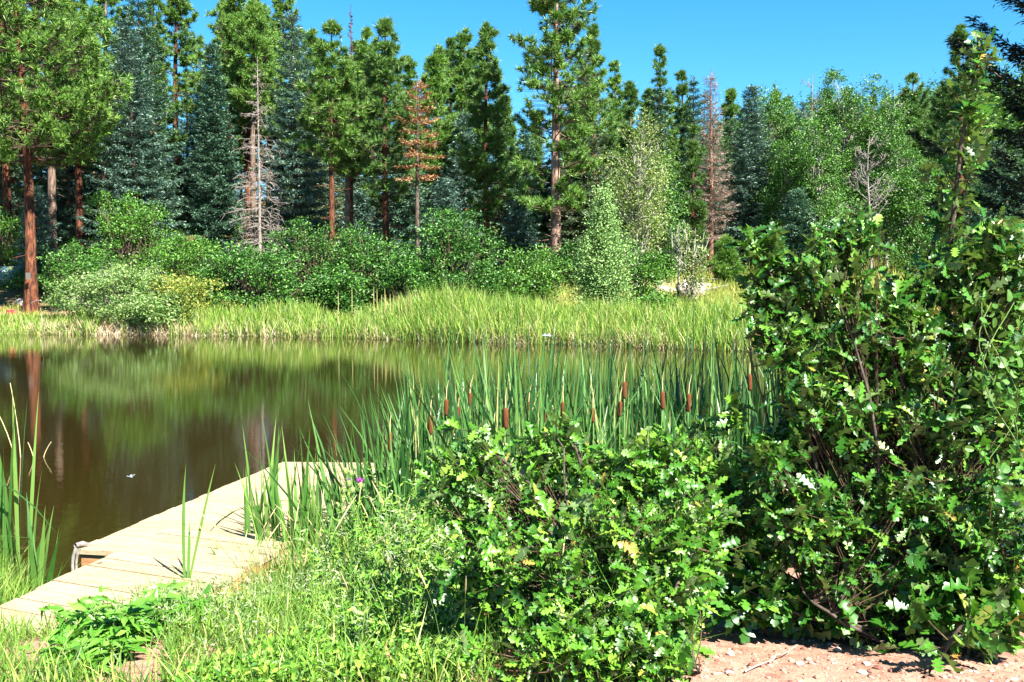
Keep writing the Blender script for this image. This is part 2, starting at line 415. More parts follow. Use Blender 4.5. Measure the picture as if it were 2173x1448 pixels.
def ground_material():
    m, nt, p = new_mat('ground_soil')
    tc = nt.nodes.new("ShaderNodeTexCoord"); N = nt.nodes
    def nz(scale, detail, rough=.6):
        n = N.new("ShaderNodeTexNoise"); n.inputs["Scale"].default_value = scale; n.inputs["Detail"].default_value = detail; n.inputs["Roughness"].default_value = rough
        nt.links.new(tc.outputs["Object"], n.inputs["Vector"]); return n.outputs["Fac"]
    n1, n2, n3 = nz(.5, 6), nz(9, 8, .7), nz(60, 4)
    sand = ramp(nt, [(.3, (.17, .085, .058)), (.5, (.31, .175, .125)), (.75, (.40, .26, .195))], n2)
    litter = ramp(nt, [(.3, (.05, .032, .018)), (.5, (.13, .085, .045)), (.7, (.10, .12, .03)), (.85, (.22, .17, .10))], n2)
    green = ramp(nt, [(.3, (.07, .10, .02)), (.6, (.17, .19, .04)), (.85, (.30, .27, .10))], n2)
    sx = N.new("ShaderNodeSeparateXYZ"); nt.links.new(tc.outputs["Object"], sx.inputs[0])
    def mr(v, a, b, lo=0., hi=1.):
        r = N.new("ShaderNodeMapRange"); r.inputs[1].default_value = a; r.inputs[2].default_value = b; r.inputs[3].default_value = lo; r.inputs[4].default_value = hi
        nt.links.new(v, r.inputs[0]); return r.outputs[0]
    def mix(f, a, b):
        x = N.new("ShaderNodeMix"); x.data_type = 'RGBA'
        nt.links.new(f, x.inputs[0]); nt.links.new(a, x.inputs[6]); nt.links.new(b, x.inputs[7]); return x.outputs[2]
    near = mix(mr(n1, .42, .62), sand, litter)
    def mulv(a, b):
        x = N.new("ShaderNodeMath"); x.operation = 'MULTIPLY'; nt.links.new(a, x.inputs[0]); nt.links.new(b, x.inputs[1]); return x.outputs[0]
    bank = mulv(mulv(mr(sx.outputs["X"], -13, -16), mr(sx.outputs["Y"], 44, 46)), mr(sx.outputs["Y"], 58, 54))
    # the near shore is bare pinkish gravel, the meadow is grass, the wood behind is needle litter
    c = mix(mr(sx.outputs["Y"], 20, 24), sand, green)
    wob = N.new("ShaderNodeMath"); wob.operation = 'MULTIPLY_ADD'; wob.inputs[1].default_value = 22; nt.links.new(n1, wob.inputs[0])
    xb = N.new("ShaderNodeMath"); xb.operation = 'MULTIPLY_ADD'; xb.inputs[1].default_value = -.85; nt.links.new(sx.outputs["X"], xb.inputs[0]); nt.links.new(sx.outputs["Y"], xb.inputs[2])
    nt.links.new(xb.outputs[0], wob.inputs[2])
    c = mix(mr(wob.outputs[0], 62, 68), c, litter)
    c = mix(bank, c, sand)                                # bare trampled bank on the far left shore
    nt.links.new(c, p.inputs["Base Color"])
    p.inputs["Roughness"].default_value = .95; p.inputs["Specular IOR Level"].default_value = .1
    ad = N.new("ShaderNodeMath"); ad.operation = 'MULTIPLY_ADD'; ad.inputs[1].default_value = .35; nt.links.new(n3, ad.inputs[0]); nt.links.new(n2, ad.inputs[2])
    b = N.new("ShaderNodeBump"); b.inputs["Strength"].default_value = .8; b.inputs["Distance"].default_value = .03
    nt.links.new(ad.outputs[0], b.inputs["Height"]); nt.links.new(b.outputs[0], p.inputs["Normal"])
    return m

def grid_sheet(xs, ys, zf):
    X, Y = np.meshgrid(xs, ys)
    V = np.stack([X, Y, zf(X, Y)], -1)
    ny, nx = X.shape
    i = np.arange(ny * nx).reshape(ny, nx)
    F = np.stack([i[:-1, :-1], i[:-1, 1:], i[1:, 1:], i[1:, :-1]], -1).reshape(-1, 4)
    return V, F

def spaced(breaks):
    out = []
    for a, b, n in breaks: out.append(np.linspace(a, b, n, endpoint=False))
    return np.concatenate(out + [[breaks[-1][1]]])

xs = spaced([(-420, -70, 16), (-70, -14, 46), (-14, -6, 24), (-6, 6, 120), (6, 40, 50), (40, 120, 24), (120, 520, 24)])
ys = spaced([(-60, 1, 12), (1, 10, 90), (10, 30, 26), (30, 60, 70), (60, 140, 46), (140, 420, 40), (420, 900, 8)])
V, F = grid_sheet(xs, ys, ground_z)
tag(MB().add(V, F).build('ground', ground_material(), smooth=True), kind='structure')
V, F = grid_sheet(np.linspace(-75, 16, 8), np.linspace(4.5, 52, 8), lambda X, Y: X * 0)
tag(MB().add(V, F).build('water', M['water']), kind='structure')

# ------------------------------------------------------------------ tree builders (each returns trunk and crown meshes, base at the origin)
def trunk_path(rng, H, lean=0.0, bend=.25, n=10):
    t = np.linspace(0, 1, n)
    a = rng.uniform(0, 2 * math.pi)
    off = bend * np.sin(t * math.pi * rng.uniform(.8, 1.6) + rng.uniform(0, 1)) ; off -= off[0]
    return np.stack([off * math.cos(a) + lean * t * H, off * math.sin(a), t * H], -1)

def along(P, t):
    n = len(P) - 1
    f = np.clip(np.asarray(t) * n, 0, n - 1e-6); i = f.astype(int); w = (f - i)[..., None]
    return P[i] * (1 - w) + P[i + 1] * w

def pine_meshes(seed, H, R, cb=.35, r0=None, nb=84, tuft=.40, dens=1.25, lean=0.0, bark='bark_pine', leaf='pine', power=.74, K=22, dead_low=10, sparse_top=False):
    """Ponderosa: bare orange bole, whorls of limbs that end in round bursts of long needles."""
    rng = np.random.default_rng(seed)
    r0 = r0 or .0125 * H + .03
    wood, crown = MB(), MB()
    P = trunk_path(rng, H, lean, bend=.012 * H)
    t = np.linspace(0, 1, len(P))
    Rr = r0 * (1 - t) ** .8 + .02; Rr[0] *= 1.35
    Pd = along(P, np.linspace(0, 1, 26)); Rd = np.interp(np.linspace(0, 1, 26), t, Rr); Rd[:3] *= np.array([1.12, 1.04, 1.0])
    tubes(wood, Pd, Rd, 10)
    u = np.sort(rng.uniform(0, 1, nb)) ** .95
    th = cb + (1 - cb) * u * .985
    az = np.cumsum(np.full(nb, 2.4)) + rng.normal(0, .5, nb)
    prof = (1 - u) ** power * np.minimum(1, .5 + u * 2.6) + .06
    L = R * prof * (.42 + .72 * rng.uniform(0, 1, nb) ** .8)
    start = along(P, th)
    el = rad(-6) + u * rad(50) + rng.normal(0, .16, nb)
    dirh = np.stack([np.cos(az), np.sin(az), np.zeros(nb)], -1)
    s = np.linspace(0, 1, 5)
    Pb = start[:, None] + dirh[:, None] * (L[:, None] * s)[..., None] * np.cos(el)[:, None, None]
    Pb[..., 2] += (L[:, None] * (np.sin(el)[:, None] * s + .26 * (s ** 2.2) - .10 * np.sin(s * math.pi)))
    Pb[:, 1:-1] += rng.normal(0, .035, (nb, 3, 3)) * L[:, None, None]
    Rb = (np.clip(L * .020, .012, .075))[:, None] * (1 - .75 * s)
    tubes(wood, Pb, Rb, 4, mat=1)
    # tufts
    C, D, S0 = [], [], []
    side = np.stack([-np.sin(az), np.cos(az), np.zeros(nb)], -1)
    for b in range(nb):
        k = max(6, int(dens * (6 + 11.5 * L[b])))
        m = max(2, int(k / 3.2)); g = rng.integers(0, m, k)          # tufts sit in bunches with gaps between
        ss = np.clip((1 - .66 * rng.uniform(0, 1, m) ** 1.3)[g] + rng.normal(0, .035, k), .2, 1)
        q = along(Pb[b], ss)
        sc = rng.normal(0, 1, m)[g] * (.25 * L[b] * (1.15 - ss * .5) + .06) + rng.normal(0, .10, k)
        c = q + side[b] * sc[:, None] + np.array([0, 0, 1.]) * (np.abs(rng.normal(0, .07, k)) * (L[b] * .5 + .5))[:, None]
        C.append(c); S0.append(q - dirh[b] * .12 * L[b])
        D.append(dirh[b] * .5 + side[b] * (np.sign(sc) * .35)[:, None] + np.array([0, 0, .75]))
    k = 8
    C.append(along(P, rng.uniform(.95, 1, k)) + rng.normal(0, .09, (k, 3))); S0.append(C[-1]); D.append(np.tile([0, 0, 1.], (k, 1)))
    C, D, S0 = map(np.concatenate, (C, D, S0))
    Ls = tuft * rng.uniform(.7, 1.25, len(C))
    needles(crown, C, D, Ls, K, tuft * .066, rng, .8)
    tubes(wood, np.stack([S0, C], 1), np.full((len(C), 2), .012), 3, mat=1)
    if dead_low:                                     # dead stubs on the bare bole
        tt = rng.uniform(cb * .35, cb * 1.1, dead_low); a = rng.uniform(0, 6.28, dead_low)
        st = along(P, tt); l = rng.uniform(.3, 1.2, dead_low)
        e = st + np.stack([np.cos(a) * l, np.sin(a) * l, rng.uniform(-.3, .3, dead_low)], -1)
        tubes(wood, np.stack([st, e], 1), np.stack([np.full(dead_low, .03), np.full(dead_low, .012)], 1), 4)
    return wood.mesh('trunk', [M[bark], M['bark_limb']], True), crown.mesh('crown', M[leaf])

def spruce_meshes(seed, H, R, cb=.04, leaf='spruce', bark='bark_spruce', gap=.60, power=.85, dens=1.45, tw=.36, droop=.28, dead=False, lean=0.0, ragged=.2, wid=.10):
    """Spruce or fir: a cone of drooping tiers, flat sprays of short needles."""
    rng = np.random.default_rng(seed)
    wood, crown = MB(), MB()
    P = trunk_path(rng, H, lean, bend=.006 * H)
    t = np.linspace(0, 1, len(P))
    tubes(wood, P, (.012 * H + .03) * (1 - t) ** .9 + .012, 8)
    zs = np.arange(cb * H, H * .985, gap * (H / 16) ** .5)
    n = np.clip(rng.normal(8.4, .8, len(zs)), 7, 10).astype(int)
    zb = np.repeat(zs, n) + rng.normal(0, .06, n.sum())
    az = np.concatenate([np.arange(k) * 2 * math.pi / k + rng.uniform(0, 6.28) + rng.normal(0, .16, k) for k in n])
    nb = len(zb); u = np.clip((zb / H - cb) / (1 - cb), 0, .999)
    L = (R * (1 - u) ** power * np.minimum(1, .62 + 2.2 * u) + .12) * np.clip(rng.normal(1, ragged, nb), .45, 1.35)
    dirh = np.stack([np.cos(az), np.sin(az), np.zeros(nb)], -1)
    s = np.linspace(0, 1, 5)
    slope = -droop + 1.0 * u ** 1.6
    Pb = along(P, zb / H)[:, None] + dirh[:, None] * (L[:, None] * s)[..., None]
    Pb[..., 2] += L[:, None] * (slope[:, None] * s + .22 * s ** 3)
    tubes(wood, Pb, np.clip(L * .012, .008, .035)[:, None] * (1 - .8 * s), 3)
    side = np.stack([-np.sin(az), np.cos(az), np.zeros(nb)], -1)
    C, D, LL = [], [], []
    for b in range(nb):
        k = max(6, int(dens * (L[b] * 22 + 5)))
        ss = 1 - .88 * rng.uniform(0, 1, k) ** 1.25
        q = along(Pb[b], ss); sg = rng.choice([-1, 1], k)
        l = (tw * .55 + (1 - ss) * L[b] * .42) * rng.uniform(.6, 1.15, k)
        d = dirh[b] * .75 + side[b] * (sg * rng.uniform(.35, 1.0, k))[:, None] + np.array([0, 0, 1.]) * (-.12 + rng.normal(0, .16, k) + .3 * u[b])[:, None]
        d = norm(d)
        m = np.maximum(1, (l / .2).astype(int)); m = np.minimum(m, 5)
        for j in range(5):
            w = m > j
            if w.any():
                f = (j + rng.uniform(0, .5, w.sum())) / m[w]
                C.append(q[w] + d[w] * (l[w] * f)[:, None]); D.append(d[w] + rng.normal(0, 1, (w.sum(), 3)) * [.42, .42, .16]); LL.append(np.full(w.sum(), tw) * rng.uniform(.7, 1.2, w.sum()))
    C.append(P[-1] + np.stack([rng.normal(0, .05, 20), rng.normal(0, .05, 20), rng.uniform(-.9, 0, 20)], -1)); D.append(rng.normal(0, .4, (20, 3)) + [0, 0, 1]); LL.append(np.full(20, .3))
    C, D, LL = map(np.concatenate, (C, D, LL))
    if dead:
        tubes(wood, np.stack([C, C + norm(D) * LL[:, None]], 1), np.stack([np.full(len(C), .011), np.full(len(C), .004)], 1), 3)
    else:
        up = np.array([0, 0, 1.]) + rng.normal(0, .34, (len(C), 3))
        J = [C + rng.normal(0, .22 * tw, C.shape) * [1, 1, .5] for _ in range(3)]; C2 = np.concatenate(J); D2 = np.concatenate([D + rng.normal(0, .4, D.shape) * [1, 1, .4] for _ in range(3)]); L2 = np.concatenate([LL, LL * .9, LL * .75]) * .62
        rhombs(crown, C2, D2, L2, L2 * wid * 3.0, rng, np.concatenate([up, up + rng.normal(0, .3, up.shape), up + rng.normal(0, .3, up.shape)]))
    return wood.mesh('trunk', M[bark], True), (None if dead else crown.mesh('crown', M[leaf]))

def snag_meshes(seed, H, R, bark='wood_dead', nb=150, dense_low=True, lean=0.0, low=.06):
    """Dead conifer: bare pole with grey drooping twigs, thickest near the foot."""
    rng = np.random.default_rng(seed)
    wood, tw = MB(), MB()
    P = trunk_path(rng, H, lean, bend=.01 * H)
    t = np.linspace(0, 1, len(P))
    tubes(wood, P, .0085 * H * (1 - t) + .015, 7)
    u = low + (1 - low) * rng.uniform(0, 1, nb) ** (2.0 if dense_low else 1.1)
    az = rng.uniform(0, 6.28, nb)
    L = (R * (1 - u) ** .8 + .15) * rng.uniform(.4, 1.1, nb)
    dh = np.stack([np.cos(az), np.sin(az), np.zeros(nb)], -1)
    s = np.linspace(0, 1, 5)
    Pb = along(P, u * .97)[:, None] + dh[:, None] * (L[:, None] * s)[..., None]
    Pb[..., 2] += L[:, None] * ((-.25 + .5 * u)[:, None] * s - .10 * s ** 2) ; Pb[:, 1:] += rng.normal(0, .05, (nb, 4, 3)) * L[:, None, None]
    tubes(tw, Pb, .020 * (1 - .8 * s)[None] * np.ones((nb, 1)), 3)
    k = 9
    ss = rng.uniform(.25, 1, (nb, k)); q = np.stack([along(Pb[b], ss[b]) for b in range(nb)])
    d = norm(dh[:, None] * .7 + rng.normal(0, .6, (nb, k, 3)) + np.array([0, 0, -.25]))
    l = (L * .32)[:, None, None] * rng.uniform(.4, 1.2, (nb, k, 1))
    mid = q + d * l * .5 + rng.normal(0, .03, q.shape)
    PP = np.stack([q, mid, q + d * l + np.array([0, 0, -.06])], 2).reshape(-1, 3, 3)
    tubes(tw, PP, np.tile([.011, .008, .004], (len(PP), 1)), 3)
    return wood.mesh('trunk', M[bark], True), tw.mesh('crown', M[bark])

def limbs(rng, base, top, R, n, wood, r0, sag=.0):
    """A few crooked limbs from base spreading into the crown; returns their paths."""
    az = rng.uniform(0, 6.28) + np.arange(n) * 2.4
    out = []
    for i in range(n):
        e = np.array([math.cos(az[i]) * R * rng.uniform(.3, .95), math.sin(az[i]) * R * rng.uniform(.3, .95), 0]) + top * rng.uniform(.62, 1.0)
        s = np.linspace(0, 1, 7)[:, None]
        b = base * (1 if i == 0 else 1)
        P = b + (e - b) * s + np.array([0, 0, 1.]) * (np.sin(s * math.pi) * .08 * np.linalg.norm(e - b)) - (e - b) * np.array([1, 1, 0]) * .35 * np.sin(s * math.pi) * .6
        P[1:-1] += rng.normal(0, .03, (5, 3)) * np.linalg.norm(e - b)
        out.append(P); tubes(wood, P, r0 * (1 - .85 * s[:, 0]), 6)
    return np.stack(out)

def broad_meshes(seed, H, R, cb=.25, leaf='aspen', bark='bark_aspen', n_clump=170, per=130, ls=.125, r0=None, stems=1, clump=.44, gaps=.12, flat=.75, dome=1.0, bare=0, wide_low=False, cone=0.0):
    """Broad-leaved tree or shrub: limbs and a crown of many loose clumps of small leaves."""
    rng = np.random.default_rng(seed)
    wood, crown = MB(), MB()
    r0 = r0 or .010 * H + .03
    zc = H * (cb + 1) / 2; hz = H * (1 - cb) / 2
    if stems == 1:
        P = trunk_path(rng, H * .93, 0, bend=.02 * H)
        t = np.linspace(0, 1, len(P)); tubes(wood, P, r0 * (1 - t) ** .7 + .012, 8)
    # clump centres, mostly in the outer shell
    d = norm(rng.normal(size=(n_clump, 3)))
    r = rng.uniform(.25, 1, n_clump) ** .45
    r *= 1 + .18 * np.sin(3 * np.arctan2(d[:, 1], d[:, 0]) + seed) + .20 * rng.normal(size=n_clump) + .3 * (vnoise(d[:, 0] * 2.2 + seed, d[:, 2] * 2.2 + d[:, 1], seed) - .5)
    r = np.clip(r, .15, 1.2)
    Cc = d * r[:, None] * np.array([R, R, hz]) * np.array([1, 1, dome]) + np.array([0, 0, zc])
    if wide_low:
        k = np.clip((zc - Cc[:, 2]) / hz, 0, 1); Cc[:, :2] *= (1 + .35 * k)[:, None]
    if cone: Cc[:, :2] *= (1.25 - cone * np.clip(Cc[:, 2] / H, 0, 1))[:, None]
    Cc[:, 2] = np.clip(Cc[:, 2], .15 + .02 * H, H * 1.02)
    if gaps: Cc = Cc[vnoise(Cc[:, 0] * .9 + 9, Cc[:, 2] * .9 + seed, seed) > gaps]
    nC = len(Cc)
    if stems == 1:
        hb = np.clip((Cc[:, 2] - rng.uniform(.05, .3, nC) * H) / (H * .93), cb * .6, .97)
        st = along(P, hb)
    else:
        a = rng.uniform(0, 6.28, nC)
        st = np.stack([np.cos(a) * R * .12, np.sin(a) * R * .12, np.zeros(nC)], -1)
    s = np.linspace(0, 1, 5)[None, :, None]
    Pb = st[:, None] * (1 - s) + Cc[:, None] * s
    Pb[..., 2] += (np.sin(s[..., 0] * math.pi) * .10 * np.linalg.norm(Cc - st, axis=1)[:, None]) * (1 if stems == 1 else -.2)
    Pb[:, 1:-1] += rng.normal(0, .05, (nC, 3, 3)) * np.linalg.norm(Cc - st, axis=1)[:, None, None]
    rb = np.clip(np.linalg.norm(Cc - st, axis=1) * .012, .01, .05)
    tubes(wood, Pb, rb[:, None] * (1 - .8 * s[0, :, 0]), 4)
    if bare:                                           # dead whitish twigs poking out of the crown
        i = rng.integers(0, nC, bare); e = norm(Cc[i] - np.array([0, 0, H * .35]))
        P2 = Cc[i][:, None] + e[:, None] * (np.linspace(0, 1, 4)[None, :, None] * rng.uniform(.3, 1.1, (bare, 1, 1))) + rng.normal(0, .05, (bare, 4, 3))
        tubes(wood, P2, np.tile(np.linspace(.022, .006, 4), (bare, 1)), 3)
    sz = clump * rng.uniform(.6, 1.25, nC)
    C = Cc[:, None] + rng.normal(size=(nC, per, 3)) * sz[:, None, None] * np.array([.62, .62, .62 * flat])
    C = C.reshape(-1, 3); C[:, 2] = np.maximum(C[:, 2], .06)
    D = rng.normal(size=C.shape) * np.array([1, 1, .6]) + norm(C - np.array([0, 0, zc * .6])) * .5
    up = rng.normal(size=C.shape) * .75 + np.array([0, 0, .75])
    L = ls * rng.uniform(.65, 1.3, len(C))
    rhombs(crown, C, D, L, L * .68, rng, up)
    return wood.mesh('trunk', M[bark], True), crown.mesh('crown', M[leaf])

def bare_tree_meshes(seed, H, R, bark='wood_dead', n=26):
    """Dead broad-leaved tree: white forked limbs without leaves."""
    rng = np.random.default_rng(seed)
    wood, tw = MB(), MB()
    P = trunk_path(rng, H, 0, bend=.03 * H); t = np.linspace(0, 1, len(P))
    tubes(wood, P, .010 * H * (1 - t) + .02, 7)
    az = rng.uniform(0, 6.28, n); h = rng.uniform(.35, .95, n); L = R * (1.15 - h * .7) * rng.uniform(.6, 1.2, n)
    s = np.linspace(0, 1, 6)
    d = np.stack([np.cos(az), np.sin(az), np.zeros(n)], -1)
    Pb = along(P, h)[:, None] + d[:, None] * (L[:, None] * s)[..., None]; Pb[..., 2] += L[:, None] * (.35 * s + .55 * s ** 2)
    Pb[:, 1:] += np.cumsum(rng.normal(0, .035, (n, 5, 3)), 1) * L[:, None, None]
    tubes(wood, Pb, .032 * (1 - .75 * s)[None] * np.ones((n, 1)), 5)
    k = 12
    for b in range(n):
        q = along(Pb[b], rng.uniform(.25, 1, k)); dd = norm(d[b] * .4 + rng.normal(0, .7, (k, 3)) + [0, 0, .45]); l = L[b] * .5 * rng.uniform(.3, 1, (k, 1))
        P3 = np.stack([q, q + dd * l * .5 + rng.normal(0, .05, q.shape), q + dd * l + rng.normal(0, .05, q.shape)], 1)
        tubes(tw, P3, np.tile([.016, .011, .005], (k, 1)), 3)
    return wood.mesh('trunk', M[bark], True), tw.mesh('crown', M[bark])

def place_tree(name, px, depth, label, cat, meshes, group=None, rz=None, base=None, scale=None):
    p = at(px, 600, depth)
    z = gz(p[0], p[1]) - .06 if base is None else base
    o = thing(name, (p[0], p[1], z), label, cat, group, rz if rz is not None else 0.0, scale)
    tr, cr = meshes
    child('trunk', tr, o)
    if cr is not None: child('crown', cr, o)
    return o

def height_for(px, ytop, depth):
    p = at(px, ytop, depth)
    return float(p[2] - gz(p[0], p[1]))

def wpx(hw, depth): return hw / FPX * depth

# ------------------------------------------------------------------ the wood across the pond
# ponderosa pines: pixel column, pixel of the top, depth, half width in pixels, crown base, seed, options, label
PINES = [
 (64, -190, 54, 165, .43, 11, dict(nb=84, dens=1.25, lean=-.006), "massive orange-barked pine at the far left bank with a small grey sign on its trunk"),
 (110, -120, 63, 80, .42, 12, dict(lean=.012), "slim leaning pine just behind the pine with the grey sign"),
 (172, -60, 68, 85, .40, 13, dict(), "twin-looking red-trunked pine between the sign pine and the big blue spruce"),
 (20, -140, 74, 90, .30, 14, dict(), "tall pine cut by the left edge behind the green utility cabinet"),
 (232, -90, 76, 85, .30, 15, dict(), "bushy green pine rising behind the first big blue spruce on the left"),
 (385, -60, 84, 62, .50, 16, dict(bark='bark_pine', r0=.33, nb=60), "straight pine with a long bare orange trunk standing up the slope between two spruces"),
 (528, -55, 78, 92, .46, 17, dict(nb=80), "broad pine behind the grey snag, its crown cut by the top of the photo"),
 (543, 5, 74, 48, .62, 18, dict(r0=.24), "thin brown-trunked pine right beside the grey snag"),
 (603, -30, 88, 58, .40, 19, dict(), "pine top rising behind the tall dark spruce with a pale leader"),
 (704, 48, 58, 62, .56, 20, dict(r0=.20, lean=.008, dens=.9), "slender pine with a thin red leaning trunk rising out of oak shrubs"),
 (738, 130, 62, 46, .55, 21, dict(r0=.20, lean=.010, dens=.7), "thin orange-trunked pine whose crown is topped by a bare dead spire"),
 (822, 42, 60, 72, .33, 22, dict(nb=84, dens=1.15, leaf='pine_dark'), "full green pine with a clean red foot left of the orange dead fir"),
 (780, 60, 80, 46, .35, 23, dict(), "small pine top peeking out left behind the full green pine"),
 (925, 98, 74, 48, .30, 24, dict(), "round-topped pine just right of the orange dead fir"),
 (985, 62, 76, 50, .36, 25, dict(), "taller pine left of the tree-top gap beside the tall centre pine"),
 (1036, 50, 66, 58, .20, 26, dict(nb=90, leaf='pine_dark', dens=1.2), "pointed dense dark pine left of the tall centre pine"),
 (1180, -75, 60, 88, .26, 27, dict(bark='bark_tall', r0=.36, nb=84, dens=1.0, power=.35, dead_low=22), "tallest pine at the centre with its whole brown trunk showing through an open crown"),
 (1126, 285, 74, 62, .12, 38, dict(leaf='pine_dark', nb=90, dens=1.2), "dense pine filling the space just left of the tall centre pine's trunk"),
 (1216, 235, 72, 46, .12, 39, dict(nb=80, dens=1.1), "bushy pine just behind the tall centre pine on its right side"),
 (330, -40, 80, 60, .2, 151, dict(leaf='pine_dark'), "dark pine standing between the huge blue spruce and the straight bare-trunked pine"),
 (492, -25, 86, 56, .25, 152, dict(), "green pine crown left of the broad pine behind the grey snag"),
 (572, 8, 90, 50, .2, 153, dict(leaf='pine_dark'), "dark pine top right of the broad pine behind the grey snag"),
 (662, 62, 84, 56, .15, 154, dict(), "bushy pine behind the slender red-trunked pine, on its left"),
 (762, 92, 88, 50, .15, 155, dict(leaf='pine_dark'), "dark pine behind the bare dead spire"),
 (866, 120, 84, 50, .15, 156, dict(), "green pine rising just behind the orange dead fir"),
 (958, 84, 88, 44, .2, 157, dict(leaf='pine_dark'), "shadowed pine between the round-topped pine and its taller neighbour"),
 (1078, 205, 80, 40, .1, 158, dict(leaf='pine_dark'), "lower dark pine in the dip left of the tall centre pine"),
 (1305, 130, 84, 40, .15, 159, dict(), "mid-sized pine right of the pointed pine beside the tall centre pine"),
 (1368, 190, 88, 40, .1, 160, dict(leaf='pine_dark'), "dark pine just left of the thin lone pine top"),
 (40, -60, 82, 90, .1, 161, dict(leaf='pine_dark'), "dark low-branched pine in the shade behind the sign pine"),
 (150, -40, 84, 80, .1, 162, dict(leaf='pine_dark'), "dark low-branched pine behind the twin-looking red-trunked pine"),
 (1262, 50, 76, 50, .25, 28, dict(leaf='pine_dark', power=.9), "pointed pine just right of the tall centre pine"),
 (1402, 96, 84, 32, .35, 29, dict(dens=.8), "thin pine top standing alone against the sky above the pale aspen"),
 (1335, 178, 80, 42, .2, 30, dict(leaf='pine_dark'), "low dark pine top between the tall centre pine and the thin lone pine"),
 (1446, 150, 88, 34, .2, 31, dict(leaf='pine_dark'), "narrow pine behind the slim dark spruces left of the rusty dead fir"),
 (1548, 190, 92, 36, .2, 32, dict(), "small pine top between the rusty dead fir and the big right-hand spruce"),
 (1920, 158, 86, 60, .2, 33, dict(leaf='pine_dark', nb=80), "wide dark pine just right of the aspen grove"),
 (2030, 55, 74, 62, .2, 34, dict(leaf='pine_dark', nb=70, power=.8), "pointed dark pine standing highest above the oak bush on the right"),
 (1985, 190, 80, 60, .15, 35, dict(leaf='pine_dark'), "squat dark pine in front of the highest right-hand pine"),
 (1640, 185, 95, 32, .2, 36, dict(), "tiny pine tip rising behind the aspens right of the big right-hand spruce"),
 (1468, 268, 64, 30, .16, 37, dict(leaf='pine_dark', nb=46), "slender young pine just left of the rusty dead fir"),
]
for (px, yt, dp, hw, cb, sd, opt, lab) in PINES:
    H = height_for(px, yt, dp)
    opt = dict(opt); opt.setdefault('bark', 'bark_pine' if sd % 3 else 'bark_grey')
    place_tree('pine_tree', px, dp, lab, 'pine tree', pine_meshes(sd, H, wpx(hw, dp) * 1.36, cb * .88, **opt))

SPRUCES = [
 (286, 30, 64, 86, 'spruce_blue', 41, dict(), "huge blue-green spruce filling the left third behind the bright oak shrub"),
 (305, -60, 74, 84, 'spruce', 42, dict(), "taller spruce hidden behind the huge blue-green spruce, cut by the top edge"),
 (462, 92, 66, 60, 'spruce', 43, dict(gap=.4), "dense dark green spruce with a perfect point left of the grey snag"),
 (628, 20, 66, 78, 'spruce_blue', 44, dict(), "tall blue spruce with a pale leader right of the grey snag"),
 (672, 140, 74, 60, 'fir_pale', 45, dict(), "pale yellowish fir tucked behind the slender red-trunked pine"),
 (80, 395, 62, 46, 'spruce_blue', 46, dict(), "small pale blue spruce glowing behind the trunk of the sign pine"),
 (870, 330, 66, 62, 'spruce', 47, dict(), "spruce standing in front of the orange dead fir"),
 (940, 380, 58, 75, 'spruce_blue', 48, dict(), "low spreading blue spruce right above the round dark oak shrub"),
 (985, 235, 72, 56, 'spruce_blue', 49, dict(), "narrow silvery blue spruce left of the pointed dense dark pine"),
 (1115, 268, 70, 42, 'spruce', 50, dict(), "small spruce seen through the gap left of the tall centre pine"),
 (1238, 95, 68, 62, 'fir_pale', 51, dict(ragged=.3), "grey-green fir with cones right beside the tall centre pine"),
 (1390, 175, 70, 40, 'spruce', 52, dict(), "dark narrow spruce above the pale aspen's crown"),
 (1470, 160, 76, 36, 'spruce', 53, dict(), "slim dark spruce just left of the rusty dead fir"),
 (1590, 182, 68, 60, 'spruce_blue', 54, dict(gap=.44), "big blue spruce with cone-laden top right of the rusty dead fir"),
 (1690, 400, 60, 50, 'spruce', 55, dict(), "low dark spruce among the aspen trunks"),
 (770, 400, 68, 60, 'spruce_blue', 56, dict(), "blue spruce low in the gap left of the full green pine"),
 (1100, 420, 64, 50, 'spruce_blue', 57, dict(), "small blue spruce in the shade left of the tall centre pine's foot"),
 (380, 330, 89, 52, 'spruce', 58, dict(), "half-hidden spruce behind the straight bare-trunked pine"),
 (2105, 300, 62, 60, 'spruce', 59, dict(), "shaded spruce behind the top of the oak bush on the right"),
]
for (px, yt, dp, hw, lf, sd, opt, lab) in SPRUCES:
    H = height_for(px, yt, dp)
    place_tree('spruce_tree', px, dp, lab, 'spruce tree', spruce_meshes(sd, max(H, 1.2), wpx(hw, dp) * 1.18, leaf=lf, **opt))

# dead conifers
H = height_for(557, 118, 59); place_tree('dead_tree', 552, 59, "bare grey snag with drooping twigs in front of the brown-trunked pine", 'dead tree', snag_meshes(71, H, wpx(92, 59), bark='wood_pale', nb=300, lean=.006))
H = height_for(756, 5, 63); place_tree('dead_tree', 745, 63, "bare dead spire poking into the sky left of the full green pine", 'dead tree', snag_meshes(72, H, wpx(22, 63), bark='bark_pine', nb=60, dense_low=False, low=.72, lean=.008))
H = height_for(888, 172, 57.5); place_tree('dead_tree', 888, 57.5, "dead fir with bright orange needles between two green pines", 'dead tree', spruce_meshes(73, H, wpx(44, 57.5), leaf='orange', bark='bark_spruce', cb=.56, dens=.75, ragged=.55, power=.75, gap=.7))
H = height_for(1508, 148, 65); place_tree('dead_tree', 1507, 65, "rusty dead fir with a pale peeled foot, left of the big blue spruce", 'dead tree', spruce_meshes(74, H, wpx(42, 65), leaf='rust', bark='wood_rust', cb=.2, dens=1.0, ragged=.4, wid=.05, gap=.44))
H = height_for(1722, 158, 76); place_tree('dead_tree', 1716, 76, "white leafless treetop rising left of the tallest aspen", 'dead tree', bare_tree_meshes(75, H, wpx(50, 76)))
